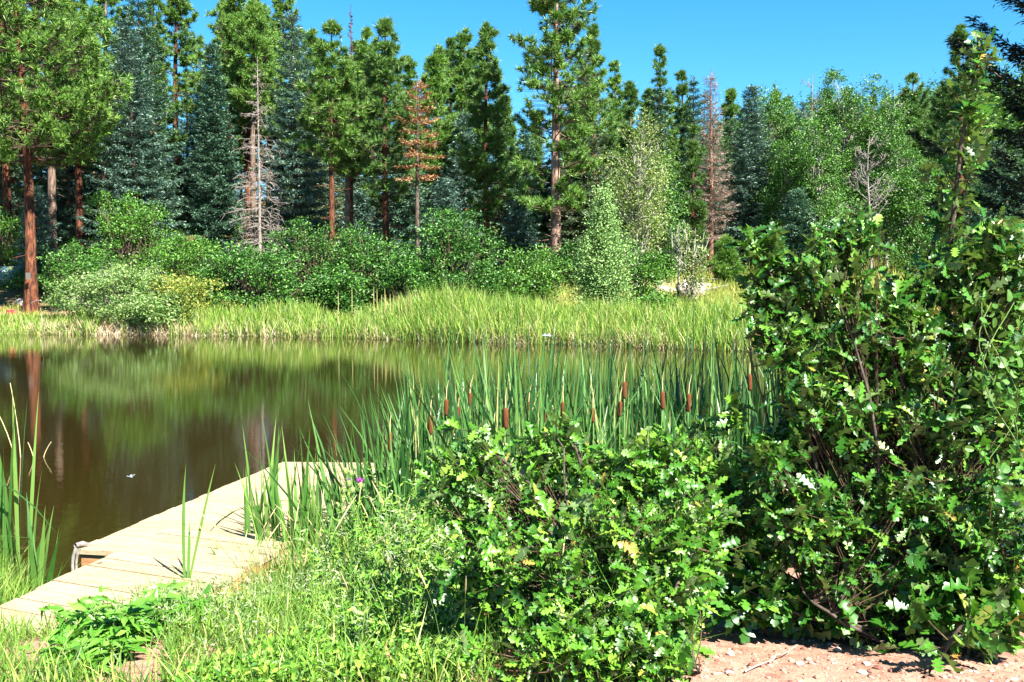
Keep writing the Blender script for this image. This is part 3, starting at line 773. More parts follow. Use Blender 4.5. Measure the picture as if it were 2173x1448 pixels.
H = height_for(1846, 285, 58); place_tree('dead_tree', 1846, 58, "grey twisted leafless tree in front of the aspen grove", 'dead tree', bare_tree_meshes(76, H, wpx(62, 58), n=34))
H = height_for(1892, 190, 80); place_tree('dead_tree', 1895, 80, "grey dead crown at the right end of the aspen grove", 'dead tree', bare_tree_meshes(77, H, wpx(40, 80), 'twig_grey', n=30))

# aspens and cottonwoods
ASPENS = [
 (1350, 248, 56, 68, .18, 'aspen_pale', 81, dict(n_clump=150, per=60, gaps=.2, bare=40, clump=.5), "thin yellowish aspen with a white trunk behind the pale juniper"),
 (1640, 188, 72, 62, .25, 'aspen', 82, dict(), "aspen right beside the big blue spruce on the right"),
 (1668, 290, 66, 44, .2, 'aspen', 83, dict(n_clump=120), "smaller aspen in front between the big blue spruce and the grove"),
 (1790, 145, 68, 88, .22, 'aspen', 84, dict(n_clump=240), "tallest round-headed aspen of the grove on the right"),
 (1735, 260, 64, 46, .25, 'aspen', 85, dict(n_clump=120), "slim aspen on the left flank of the tallest aspen"),
 (1880, 230, 66, 58, .15, 'aspen', 86, dict(n_clump=170), "aspen on the right flank of the tallest aspen"),
 (1930, 330, 62, 52, .12, 'aspen', 87, dict(n_clump=140), "lowest aspen on the grove's edge beside the dark pines"),
 (1400, 330, 60, 48, .05, 'aspen', 88, dict(n_clump=130, per=80), "bushy aspen filling in right behind the thin yellowish aspen"),
 (1775, 420, 58, 40, .05, 'aspen', 89, dict(n_clump=70, gaps=.25), "small aspen sapling under the grove with a white pole trunk"),
 (1470, 470, 50, 22, .05, 'aspen_pale', 90, dict(n_clump=46, per=36, gaps=.1, bare=60, clump=.35), "thin twiggy aspen sapling standing above the pale boulder"),
 (1440, 510, 51, 16, .1, 'aspen_pale', 91, dict(n_clump=22, per=14, bare=60, clump=.3), "nearly leafless grey sapling beside the twiggy aspen sapling"),
 (1362, 500, 50, 36, .03, 'aspen', 92, dict(n_clump=70, per=70), "young aspen thicket at the right foot of the juniper"),
]
for (px, yt, dp, hw, cb, lf, sd, opt, lab) in ASPENS:
    H = height_for(px, yt, dp)
    place_tree('aspen_tree', px, dp, lab, 'aspen tree', broad_meshes(sd, H, wpx(hw, dp), cb, lf, 'bark_aspen', **opt))

# shrubs along the far bank
SHRUBS = [
 ('oak_shrub', 956, 455, 52, 92, 'oakfar', 101, dict(n_clump=190, per=120), "large round dark oak shrub in the middle of the far bank"),
 ('oak_shrub', 792, 488, 53, 84, 'oakfar', 102, dict(n_clump=170, per=115), "dark oak shrub under the full green pine's red foot"),
 ('oak_shrub', 660, 478, 56, 92, 'oakfar', 103, dict(n_clump=170, per=110), "oak shrub around the feet of the slender red pines"),
 ('oak_shrub', 540, 520, 52, 84, 'oakfar', 104, dict(n_clump=160, per=110), "low wide oak shrub under the grey snag"),
 ('oak_shrub', 275, 412, 60, 80, 'oakbright', 105, dict(n_clump=170, per=100, gaps=.15), "tall bright green oak in front of the huge blue-green spruce"),
 ('oak_shrub', 405, 495, 57, 74, 'oakbright', 106, dict(n_clump=140, per=100), "bright oak shrub at the foot of the straight bare-trunked pine"),
 ('oak_shrub', 165, 520, 56, 72, 'oakfar', 107, dict(n_clump=130, per=100), "shaded oak shrub right of the sign pine's foot"),
 ('oak_shrub', 20, 452, 66, 74, 'oakbright', 108, dict(n_clump=130, per=100), "sunlit oak shrub behind the green utility cabinet"),
 ('oak_shrub', 1118, 536, 52, 72, 'oakbright', 109, dict(n_clump=130, per=95, gaps=.1), "light green shrub left of the tall centre pine's foot"),
 ('oak_shrub', 1030, 560, 51, 46, 'oakfar', 110, dict(n_clump=80, per=95), "small shrub between the round oak shrub and the light green shrub"),
 ('oak_shrub', 715, 570, 50, 54, 'oakfar', 111, dict(n_clump=90, per=100), "knee-high oak shrub in front of the slender red pines"),
 ('oak_shrub', 860, 540, 50, 50, 'oakfar', 112, dict(n_clump=90, per=100), "small dark shrub wedged between the two round oak shrubs"),
 ('oak_shrub', 470, 560, 52, 52, 'oakfar', 113, dict(n_clump=90, per=100), "small dark shrub right of the yellowing willow"),
 ('oak_shrub', 1408, 540, 60, 26, 'oakbright', 114, dict(n_clump=60, per=80), "low green shrub above the pale boulder"),
 ('oak_shrub', 1400, 625, 43, 40, 'oakbright', 115, dict(n_clump=50, per=70, clump=.3), "low herbaceous bush left of the pale boulder"),
 ('oak_shrub', 1640, 500, 70, 90, 'oakfar', 116, dict(n_clump=130, per=90), "shady thicket along the back of the meadow"),
 ('oak_shrub', 1820, 500, 72, 90, 'oakfar', 117, dict(n_clump=130, per=90), "shady thicket under the aspen grove"),
 ('oak_shrub', 2010, 470, 60, 100, 'oakfar', 118, dict(n_clump=150, per=90), "dark thicket behind the oak bush on the right"),
 ('oak_shrub', 1210, 520, 58, 60, 'oakfar', 119, dict(n_clump=90, per=90), "dark shrub between the tall centre pine and the juniper"),
 ('oak_shrub', 80, 560, 62, 60, 'oakfar', 120, dict(n_clump=90, per=90), "dark shrub just behind the sign pine's foot"),
 ('oak_shrub', 330, 470, 68, 70, 'oakfar', 121, dict(n_clump=110, per=90), "dark shrub behind the tall bright green oak"),
 ('oak_shrub', 590, 440, 68, 80, 'oakfar', 122, dict(n_clump=110, per=90), "dark shrub deep behind the grey snag"),
 ('willow_shrub', 262, 565, 50.5, 112, 'willow', 131, dict(n_clump=190, per=120, ls=.12, bare=60, bark='twig_grey'), "big pale grey-green willow on the far water's edge"),
 ('willow_shrub', 392, 590, 50, 72, 'willow_yellow', 132, dict(n_clump=110, per=110, ls=.12, bark='twig_grey'), "yellowing willow leaning on the big pale willow"),
 ('willow_shrub', 330, 630, 48.4, 66, 'willow', 133, dict(n_clump=80, per=110, ls=.12, bark='twig_grey'), "low willow skirt hanging over the far waterline"),
]
for (nm, px, yt, dp, hw, lf, sd, opt, lab) in SHRUBS:
    H = height_for(px, yt, dp)
    opt = dict(bark='bark_grey', stems=5, clump=.42, flat=.7, wide_low=True) | opt
    place_tree(nm, px, dp, lab, 'willow' if nm[0] == 'w' else 'oak shrub', broad_meshes(sd, max(H, .8), wpx(hw, dp), .02, lf, **opt))

H = height_for(1288, 418, 46.5); place_tree('juniper_tree', 1280, 46.5, "pale green feathery juniper in front of the tall centre pine", 'juniper',
    broad_meshes(141, H, wpx(66, 46.5), .02, 'juniper', 'bark_spruce', n_clump=230, per=120, ls=.10, clump=.34, flat=1.6, cone=1.1))
H = height_for(1540, 506, 58); place_tree('pine_tree', 1540, 58, "small round bright green pine at the back of the meadow", 'pine tree',
    pine_meshes(142, H, wpx(33, 62), .03, nb=60, dens=1.6, leaf='pine', tuft=.3, r0=.06, dead_low=0, bark='bark_grey'))

# trees deeper in the wood, seen only in the gaps
rng = np.random.default_rng(5)
deep_p = [pine_meshes(201 + i, 17, 2.8, .12, nb=60, K=12, leaf='pine_dark', bark='bark_grey') for i in range(3)]
deep_s = [spruce_meshes(211 + i, 15, 3.1, leaf='spruce', dens=.8) for i in range(2)]
DEEP = [(-30, 96, 30), (45, 92, 20), (140, 96, 0), (205, 100, 40), (262, 104, 30), (340, 100, 60), (425, 104, 95), (492, 100, 60), (575, 98, 40), (655, 100, 110), (700, 104, 130), (760, 100, 150), (800, 96, 120),
        (850, 104, 130), (905, 98, 150), (955, 104, 160), (1010, 98, 140), (1062, 96, 175), (1090, 90, 290), (1140, 94, 230), (1210, 92, 180), (1235, 100, 150), (1300, 98, 165), (1330, 104, 215), (1370, 100, 215),
        (1425, 104, 190), (1490, 98, 195), (1530, 104, 215), (1570, 98, 222), (1615, 110, 205), (1668, 106, 200), (1700, 98, 215), (1745, 112, 200), (1850, 108, 200), (1900, 104, 215), (1955, 98, 205), (2000, 104, 190), (2070, 94, 215), (2130, 90, 260)]
DEEP += [(int(x), float(d), int(y)) for x, d, y in zip(np.linspace(-60, 2150, 46) + rng.normal(0, 14, 46), rng.uniform(76, 92, 46), np.interp(np.linspace(-60, 2150, 46), [-60, 400, 700, 1000, 1100, 1250, 1600, 2150], [150, 170, 210, 250, 330, 270, 280, 290]) + rng.normal(0, 30, 46))]
for i, (px, dp, yt) in enumerate(DEEP):
    H = height_for(px, yt, dp)
    pine = i % 5 not in (1, 4) and i < 39
    ms = deep_p[i % 3] if pine else deep_s[i % 2]
    s = H / (17 if pine else 15)
    place_tree('pine_tree' if pine else 'spruce_tree', px, dp,
               "shaded pine deep in the wood, glimpsed in gaps behind the front trees" if pine else "shaded spruce deep in the wood, glimpsed in gaps behind the front trees",
               'pine tree' if pine else 'spruce tree', ms, 'pines deep in the wood' if pine else 'spruces deep in the wood', rz=i * 1.7, scale=(s, s, s))

def far_forest():
    """The far-off wood on the hill to the right: one mass of small conifers."""
    rng = np.random.default_rng(77); mb = MB()
    n = 3200
    x = rng.uniform(20, 230, n); y = rng.uniform(108, 300, n)
    keep = (x / y > .05) & (x / y < .85); x, y = x[keep], y[keep]
    z = ground_z(x, y)
    for xi, yi, zi in zip(x, y, z):
        h = rng.uniform(9, 16); r = h * rng.uniform(.14, .20); k = 120
        u = rng.uniform(0, 1, k) ** .8; a = rng.uniform(0, 6.28, k); rr = r * (1 - u) ** .85 * rng.uniform(.5, 1.1, k)
        c = np.stack([xi + np.cos(a) * rr * .4, yi + np.sin(a) * rr * .4, zi + u * h * .97], -1)
        d = np.stack([np.cos(a), np.sin(a), rng.normal(-.1, .3, k)], -1)
        l = rr * .75 + .35
        rhombs(mb, c, d, l, l * .62, rng, np.array([0, 0, 1.]) + rng.normal(0, .4, (k, 3)))
    return mb.build('forest', M['pine_dark'])
tag(far_forest(), kind='stuff', label="distant conifer forest covering the hillside on the right")

# ------------------------------------------------------------------ far bank: reeds, meadow, small things
def scatter(n, xr, yr, test, rng):
    out = []
    c = 0
    while c < n:
        x = rng.uniform(*xr, n); y = rng.uniform(*yr, n)
        k = test(x, y); out.append(np.stack([x[k], y[k]], 1)); c += int(k.sum())
    return np.concatenate(out)[:n]

def reed_bed():
    rng = np.random.default_rng(301); mb = MB()
    def band(x, y):
        px = CX + FPX * x / y; d = pond_dist(x, y)
        w = 2.6 + 2.2 * sstep(750, 1100, px) + 1.2 * (vnoise(x * .5, y * .5, 8) - .5)
        willow = (px > 195) & (px < 415) & (vnoise(x * 2, y * 2, 5) > .25)
        return (d > -.55) & (d < w) & (y > 33) & ~willow
    P = scatter(32000, (-34, 14), (33, 56), band, rng)
    px = CX + FPX * P[:, 0] / P[:, 1]; d = pond_dist(P[:, 0], P[:, 1])
    h = .98 + .75 * np.exp(-((px - 960) / 130) ** 2) + .15 * sstep(1100, 1500, px) + .5 * (vnoise(P[:, 0] * .8, P[:, 1] * .8, 9) - .5)
    h *= rng.uniform(.6, 1.15, len(P)) * np.where((px < 170), .62, 1)
    B = np.c_[P, np.maximum(ground_z(P[:, 0], P[:, 1]), -.3)]
    n = len(B)
    D = norm(np.stack([rng.normal(0, .10, n), rng.normal(0, .10, n), np.ones(n)], -1))
    lean = np.stack([rng.normal(-.02, .18, n), rng.normal(0, .18, n), rng.uniform(-.3, 0, n)], -1)
    ribbons(mb, B, D, lean, h, rng.uniform(.016, .034, n), rng, 3)
    # dead straw at the waterline
    P = scatter(6500, (-34, 14), (33, 52), lambda x, y: (np.abs(pond_dist(x, y)) < .45) & (y > 33) & (vnoise(x * .9, y * .9, 12) > .38), rng)
    B = np.c_[P, np.maximum(ground_z(P[:, 0], P[:, 1]), -.15)]; n = len(B)
    D = norm(np.stack([rng.normal(0, .35, n), rng.normal(-.1, .3, n), np.ones(n)], -1))
    ribbons(mb, B, D, rng.normal(0, .3, (n, 3)) + [0, 0, -.3], rng.uniform(.25, .85, n), rng.uniform(.025, .05, n), rng, 3, mat=1)
    return tag(mb.build('reeds', [M['reed'], M['reed_dry']]), kind='stuff', label="yellow-green reed bed along the far waterline")
reed_bed()

def meadow():
    rng = np.random.default_rng(302); mb = MB()
    def zone(x, y):
        px = CX + FPX * x / y
        return (pond_dist(x, y) > 2.6) & (px > 1080) & (px < 2250) & (y - .3 * x < 68 + 4 * (vnoise(x * .2, y * .2, 2) - .5))
    P = scatter(30000, (-2, 46), (34, 80), zone, rng)
    B = np.c_[P, ground_z(P[:, 0], P[:, 1])]; n = len(B)
    D = norm(np.stack([rng.normal(0, .2, n), rng.normal(0, .2, n), np.ones(n)], -1))
    h = rng.uniform(.22, .6, n) * (.7 + .7 * vnoise(P[:, 0] * .6, P[:, 1] * .6, 5))
    ribbons(mb, B, D, rng.normal(0, .25, (n, 3)) + [0, 0, -.15], h, rng.uniform(.025, .05, n), rng, 2)
    # thin grass on the left bank and between the shrubs
    P = scatter(7000, (-34, 2), (44, 60), lambda x, y: (pond_dist(x, y) > 1.5) & (pond_dist(x, y) < 8) & (vnoise(x * .35, y * .35, 6) > .42), rng)
    B = np.c_[P, ground_z(P[:, 0], P[:, 1])]; n = len(B)
    D = norm(np.stack([rng.normal(0, .25, n), rng.normal(0, .25, n), np.ones(n)], -1))
    ribbons(mb, B, D, rng.normal(0, .25, (n, 3)) + [0, 0, -.15], rng.uniform(.15, .5, n), rng.uniform(.02, .04, n), rng, 2)
    return tag(mb.build('meadow_grass', M['meadow']), kind='stuff', label="tall yellow-green meadow grass across the pond")
meadow()

def forest_floor_plants():
    """Low green ground cover under the trees: one mass."""
    rng = np.random.default_rng(303); mb = MB()
    P = scatter(2600, (-44, 46), (50, 100), lambda x, y: (pond_dist(x, y) > 6) & (y - .3 * x > 54) & (vnoise(x * .3, y * .3, 16) > .36), rng)
    B = np.c_[P, ground_z(P[:, 0], P[:, 1])]
    k = 34
    C = (B[:, None] + rng.normal(size=(len(B), k, 3)) * np.array([.45, .45, .22]) + [0, 0, .25]).reshape(-1, 3)
    L = rng.uniform(.08, .17, len(C))
    rhombs(mb, C, rng.normal(size=C.shape), L, L * .65, rng, rng.normal(size=C.shape) * .6 + [0, 0, 1])
    return tag(mb.build('undergrowth', M['oakbright']), kind='stuff', label="low green undergrowth between the trunks of the wood")
forest_floor_plants()

# mullein stalks above the reeds
rng = np.random.default_rng(304)
def mullein_mesh(seed):
    r = np.random.default_rng(seed); mb = MB()
    s = np.linspace(0, 1, 6); P = np.stack([.03 * np.sin(s * 2), 0 * s, s], -1)
    tubes(mb, P, np.array([.011, .011, .014, .018, .017, .008]), 6)
    lf = MB(); a = r.uniform(0, 6.28, 14); z = r.uniform(.02, .4, 14)
    rhombs(lf, np.stack([a * 0, a * 0, z], -1), np.stack([np.cos(a), np.sin(a), a * 0 + .5], -1), .22 * (1 - z), .09, r, np.array([0, 0, 1.]) + r.normal(0, .2, (14, 3)))
    return mb.mesh('stalk', M['mullein']), lf.mesh('leaves', M['willow'])
mm = [mullein_mesh(i) for i in range(3)]
for i, (px, yt) in enumerate([(716, 618), (746, 611), (794, 610), (801, 614), (809, 626), (815, 612), (818, 626), (829, 624), (836, 626), (845, 628), (855, 632), (863, 630), (869, 621), (872, 621), (896, 617), (912, 621), (920, 629), (1062, 628)]):
    dp = 46.5 - .004 * (px - 700) + rng.uniform(-.4, .4)
    p = at(px, 600, dp); z = gz(p[0], p[1]); H = height_for(px, yt, dp)
    o = thing('mullein_stalk', (p[0], p[1], z), "tall straw-yellow mullein stalk standing above the reed bed, one of a loose row", 'mullein', 'mullein stalks above the far reeds', i * 1.3, (1.1, 1.1, H))
    child('stalk', mm[i % 3][0], o); child('leaves', mm[i % 3][1], o)

def rock_mesh(seed, sx, sy, sz, n=3):
    import bmesh
    bm = bmesh.new(); bmesh.ops.create_icosphere(bm, subdivisions=n, radius=1)
    V = np.array([v.co[:] for v in bm.verts]); F = np.array([[v.index for v in f.verts] for f in bm.faces]); bm.free()
    f = 1 + .35 * (vnoise(V[:, 0] * 1.6 + 7 + seed, V[:, 1] * 1.6 + V[:, 2] * 2.1 + 3, seed) - .5) + .12 * (vnoise(V[:, 0] * 5 + seed, V[:, 1] * 5 + V[:, 2] * 4, seed + 1) - .5)
    V = V * f[:, None]
    V = np.round(V * 3.2) / 3.2 * .35 + V * .65
    return V * np.array([sx, sy, sz]), F
M['rock'] = noise_mat('pale_rock', [(.3, (.22, .17, .14)), (.5, (.42, .36, .31)), (.8, (.60, .54, .48))], (3, 3, 3), bump=.6, dist=.05)
p = ground_at(1466, 628)
V, F = rock_mesh(3, .80, .55, .55)
tag(MB().add(V, F).build('boulder', M['rock'], loc=(p[0], p[1], p[2] + .30)), "pale boulder lying in the meadow grass below the twiggy sapling", 'boulder')
p = ground_at(1408, 618)
V, F = rock_mesh(8, .40, .3, .22)
tag(MB().add(V, F).build('boulder', M['rock'], loc=(p[0], p[1], p[2] + .06)), "smaller flat rock left of the pale boulder", 'boulder')
V, F = rock_mesh(11, .45, .35, .25)
p = ground_at(48, 646)
tag(MB().add(V, F).build('boulder', M['rock'], loc=(p[0], p[1], p[2] + .05)), "whitish stone on the far left bank beside the red tub", 'boulder')
# fallen pole in the meadow
a, b = ground_at(1480, 634) + [0, 0, .25], ground_at(1545, 620) + [0, 0, .35]
s = np.linspace(0, 1, 6)[:, None]
tag(MB().build if False else tubes(MB(), a + (b - a) * s + np.array([0, 0, .06]) * np.sin(s * 3.1), np.linspace(.035, .02, 6), 6).build('fallen_branch', M['wood_dead'], smooth=True), "thin bleached branch lying in the meadow right of the pale boulder", 'branch')
# dry slope patch of bare earth behind the boulder
def patch():
    c = ground_at(1418, 600)
    X, Y = np.meshgrid(np.linspace(-2.2, 2.2, 22), np.linspace(-5.5, 6, 30))
    x, y = X + c[0], Y + c[1]
    e = 1 - (X / 2.2) ** 2 - (Y / 6) ** 2
    Z = ground_z(x, y) + .04 + .10 * np.clip(e, -.6, 1) + .10 * (vnoise(x * 2, y * 2, 4) - .5)
    V = np.stack([x, y, Z], -1); i = np.arange(X.size).reshape(X.shape)
    F = np.stack([i[:-1, :-1], i[:-1, 1:], i[1:, 1:], i[1:, :-1]], -1).reshape(-1, 4)
    return MB().add(V, F).build('slope_ground', noise_mat('bare_dry_earth', [(.3, (.24, .16, .10)), (.55, (.44, .34, .25)), (.8, (.56, .47, .38))], (3, 3, 3), bump=.6, dist=.05), smooth=True)
tag(patch(), kind='structure')

# green utility cabinet, red tub, and the small sign on the trunk of the first pine
p = ground_at(12, 628)
cab = thing('utility_cabinet', (p[0] - .35, p[1] + 1.6, gz(p[0], p[1] + 1.6)), "low green metal utility cabinet with yellow and blue stickers at the left edge", 'utility cabinet', rz=rad(4))
M['cab'] = plain('green_paint', (.10, .17, .14), .22)
mb = MB(); box(mb, (-.85, -.4, 0), (.85, .4, .30), 1); box(mb, (-.80, -.36, .30), (.80, .36, .40))
mb.build('body', [M['cab'], plain('dark_plinth', (.02, .022, .025), .6)], cab)
mb = MB(); box(mb, (-.82, -.40, .40), (.82, .38, .46))
V = np.array([(-.80, -.39, .46), (.80, -.39, .46), (.80, .36, .46), (-.80, .36, .46), (-.78, -.22, 1.18), (.78, -.22, 1.18), (.78, .34, 1.18), (-.78, .34, 1.18)])
mb.add(V, [(0, 3, 2, 1), (4, 5, 6, 7), (0, 1, 5, 4), (1, 2, 6, 5), (2, 3, 7, 6), (3, 0, 4, 7)]); mb.build('hood', M['cab'], cab)
for (x, z, w, h, nm, c) in [(.05, 1.08, .20, .11, 'yellow', (.62, .42, .05)), (.02, .80, .15, .15, 'blue', (.08, .30, .48)), (-.40, .86, .22, .14, 'white', (.55, .62, .60))]:
    mb = MB(); yy = lambda zz: -.39 + (zz - .46) * .17 / .72 - .006
    mb.add([(x - w / 2, yy(z - h / 2), z - h / 2), (x + w / 2, yy(z - h / 2), z - h / 2), (x + w / 2, yy(z + h / 2), z + h / 2), (x - w / 2, yy(z + h / 2), z + h / 2)], [(0, 1, 2, 3)])
    mb.build('sticker', plain(nm + '_sticker', c, .4), cab)
p = at(22, 638, 51.5); z = gz(p[0], p[1])
tub = thing('plastic_tub', (p[0], p[1], z), "red plastic tub standing on the far left bank", 'tub', rz=rad(10))
M['red'] = plain('red_plastic', (.50, .035, .06), .35)
mb = MB(); lathe(mb, [(.02, .0), (.17, .0), (.21, .40), (.225, .41), (.225, .44), (.20, .44), (.16, .06), (.02, .05)], 4 * 5); mb.build('body', M['red'], tub, smooth=False)
mb = MB(); s = np.linspace(0, math.pi, 9); tubes(mb, np.stack([.22 * np.cos(s), 0 * s - .08 * np.sin(s), .42 - .12 * np.sin(s)], -1), np.full(9, .008), 5); mb.build('handle', plain('white_wire', (.5, .5, .5), .4), tub)
p = at(58, 586, 53.3)
sg = thing('trunk_sign', (p[0] + .04, p[1], p[2] - .18), "small grey sign board nailed to the sign pine's trunk", 'sign')
mb = MB(); box(mb, (-.13, 0, 0), (.13, .02, .36)); mb.build('board', noise_mat('grey_board', [(.3, (.06, .055, .05)), (.7, (.13, .12, .105))], (20, 20, 20)), sg)
mb = MB(); [lathe(mb, [(.0, .004), (.012, .0), (.012, -.004)], 6, (x, -.002, z), (0, -1, 0)) for x, z in ((0, .33), (0, .03))]; mb.build('nail', plain('steel', (.4, .4, .4), .4, 1.), sg)

# ------------------------------------------------------------------ the dock: floating platform and its gangway
def clip(poly, n, c):
    """Part of a convex polygon where n.p <= c."""
    out = []
    for a, b in zip(poly, poly[1:] + poly[:1]):
        da, db = np.dot(n, a) - c, np.dot(n, b) - c
        if da <= 0: out.append(a)
        if da * db < 0: out.append(a + (b - a) * (da / (da - db)))
    return out

def decking(mb, poly, bdir, pitch, z, th, rng, gap=.010, jag=.010):
    n = norm(np.array([-bdir[1], bdir[0]])); q = [np.array(v[:2]) for v in poly]
    lo, hi = min(np.dot(n, v) for v in q), max(np.dot(n, v) for v in q)
    c = lo
    while c < hi:
        s = clip(clip(q, n, c + pitch - gap / 2), -n, -(c + gap / 2))
        if len(s) >= 3:
            sh = norm(np.array(bdir)) * rng.uniform(-jag, jag); zz = z + rng.uniform(-.003, .003)
            s = [v + sh for v in s]
            m = len(s)
            V = [(*v, zz - th) for v in s] + [(*v, zz) for v in s]
            mb.add(V, [list(range(m, 2 * m))]); mb.V[-1]; k = mb.n - 2 * m
            mb.F.append(np.array([[i, (i + 1) % m, m + (i + 1) % m, m + i] for i in range(m)]) + k); mb.M.append(np.zeros(m, np.int32))
            mb.F.append(np.array([list(range(m))[::-1]]) + k); mb.M.append(np.zeros(1, np.int32))
        c += pitch

rng = np.random.default_rng(401)
ZP, ZG = .40, .455
A, B, C_, D_ = [on_plane(*q, ZP) for q in ((160, 1166), (600, 980), (915, 983), (900, 1206))]
dock = thing('dock', (0, 0, 0), "sun-bleached wooden dock platform reaching into the pond", 'dock')
mb = MB(); decking(mb, [A, D_, C_, B], (D_ - A)[:2], .15, ZP, .038, rng); mb.build('decking', M['deck'], dock)
def beam(mb, a, b, z0, z1, w, mat=0):
    d = norm((b - a)[:2]); n = np.array([-d[1], d[0]]) * w / 2
    V = [(*(a[:2] - n), z0), (*(b[:2] - n), z0), (*(b[:2] + n), z0), (*(a[:2] + n), z0), (*(a[:2] - n), z1), (*(b[:2] - n), z1), (*(b[:2] + n), z1), (*(a[:2] + n), z1)]
    mb.add(V, [(0, 3, 2, 1), (4, 5, 6, 7), (0, 1, 5, 4), (1, 2, 6, 5), (2, 3, 7, 6), (3, 0, 4, 7)], mat)
mid = (A + B + C_ + D_) / 4
ins = lambda v, f=.975: mid + (v - mid) * f
for a, b in ((A, D_), (A, B), (B, C_), (C_, D_)):
    mb = MB(); beam(mb, ins(a), ins(b), .10, ZP - .041, .045); mb.build('fascia', M['fascia'], dock)
M['pile'] = plain('dark_pile', (.06, .045, .03), .8)
for f in (.16, .5, .84):
    for g in (.1, .9):
        q = (A * (1 - f) + B * f) * (1 - g) + (D_ * (1 - f) + C_ * f) * g
        tubes(MB(), np.array([[q[0], q[1], -1.1], [q[0], q[1], .34]]), np.array([.075, .075]), 10).build('pile', M['pile'], dock, smooth=True)
M['galv'] = noise_mat('galvanised_steel', [(.3, (.12, .10, .09)), (.7, (.27, .25, .23))], (30, 30, 30), rough=.5, bump=.1)
q = ins(A, .99); d = norm((D_ - A)[:2]); nrm = np.array([d[1], -d[0]])
for off in (.32,):
    c = ins(A) + np.array([d[0], d[1], 0]) * off
    mb = MB(); lathe(mb, [(.0, .030), (.012, .028), (.022, .016), (.025, .0), (.025, -.004)], 14, (c[0] + nrm[0] * .024, c[1] + nrm[1] * .024, .27), (nrm[0], nrm[1], 0)); mb.build('bolt', M['galv'], dock, smooth=True)
mb = MB()
s = np.linspace(0, 1, 9); h = np.linspace(-.02, .40, 9)
P1 = np.stack([np.full(9, q[0] - .035), np.full(9, q[1] - .03), h], -1); P1[-2:, 0] += [.008, .03]; P1[-1, 2] += .02
tubes(mb, P1, np.full(9, .013), 8); P2 = P1 + [.028, .004, 0]; P2[-1, 2] -= .012; tubes(mb, P2, np.full(9, .010), 8)
tubes(mb, np.array([[q[0] - .01, q[1] - .03, .435], [q[0] + .02, q[1] + .03, .432], [q[0] + .05, q[1] + .09, .40]]), np.array([.018, .022, .02]), 8)
mb.build('corner_bracket', M['galv'], dock, smooth=True)

G0, G1, G2, G3 = [on_plane(*q, ZG) for q in ((-330, 1436), (357, 1121), (640, 1137), (595, 1163))]
rd = norm((on_plane(595, 1163, ZG) - on_plane(404, 1277, ZG))[:2]); ld = norm((G1 - G0)[:2])
G2 = np.array([*(G3[:2] + rd * .35), ZG]); G4 = np.array([*(on_plane(404, 1277, ZG)[:2] - rd * 1.5), ZG]); 
G1 = G1
bd = (on_plane(398, 1230, ZG) - on_plane(212, 1186, ZG))[:2]; bd = norm(bd) * .6 + norm((D_ - A)[:2]) * .4
gang = thing('gangway', (0, 0, 0), "plank gangway laid from the near bank onto the dock platform", 'gangway')
mb = MB(); decking(mb, [G0, G4, G2, G1], bd, .185, ZG, .036, rng, gap=.015, jag=.02); mb.build('decking', M['deck'], gang)
gm = (G0 + G1 + G2 + G4) / 4
gi = lambda v, f=.965: gm + (v - gm) * f
for a, b in ((gi(G0), gi(G1)), (gi(G4), gi(G2))):
    mb = MB(); beam(mb, a, a + (b - a) * .93, .16, ZG - .04, .05); mb.build('stringer', M['fascia'], gang)

# ------------------------------------------------------------------ cattails
def cattail_leaves(rng, n, H, W=.020, spread=.10, fan=.16, bend=.25, broken=.08, seg=6):
    mb = MB()
    a = rng.uniform(0, 6.28, n); r = rng.uniform(0, spread, n)
    base = np.stack([np.cos(a) * r, np.sin(a) * r, np.zeros(n)], -1)
    D = norm(np.stack([np.cos(a) * fan * rng.uniform(.2, 1.3, n), np.sin(a) * fan * rng.uniform(.2, 1.3, n), np.ones(n)], -1))
    L = H * rng.uniform(.62, 1.08, n)
    lean = np.stack([np.cos(a), np.sin(a), -.35 * np.ones(n)], -1) * (rng.uniform(0, 1, n) ** 1.8 * bend)[:, None]
    ribbons(mb, base, D, lean, L, W * rng.uniform(.75, 1.25, n), rng, seg, twist=rng.uniform(.3, 1.2))
    k = rng.uniform(0, 1, n) < broken
    if k.any():                                        # leaves folded over halfway
        m = int(k.sum()); aa = rng.uniform(0, 6.28, m)
        tip = base[k] + D[k] * (L[k] * .62)[:, None]
        mb2d = norm(np.stack([np.cos(aa), np.sin(aa), rng.uniform(-.5, .3, m)], -1))
        ribbons(mb, tip, mb2d, np.tile([0, 0, -.4], (m, 1)), L[k] * .4, W, rng, 3)
    return mb

rng = np.random.default_rng(411)
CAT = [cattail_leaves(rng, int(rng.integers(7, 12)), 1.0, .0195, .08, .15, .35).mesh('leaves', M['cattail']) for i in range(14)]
CATB = [cattail_leaves(rng, int(rng.integers(6, 10)), 1.0, .0235, .05, .10, .12, .12).mesh('leaves', M['cattail_bright']) for i in range(6)]
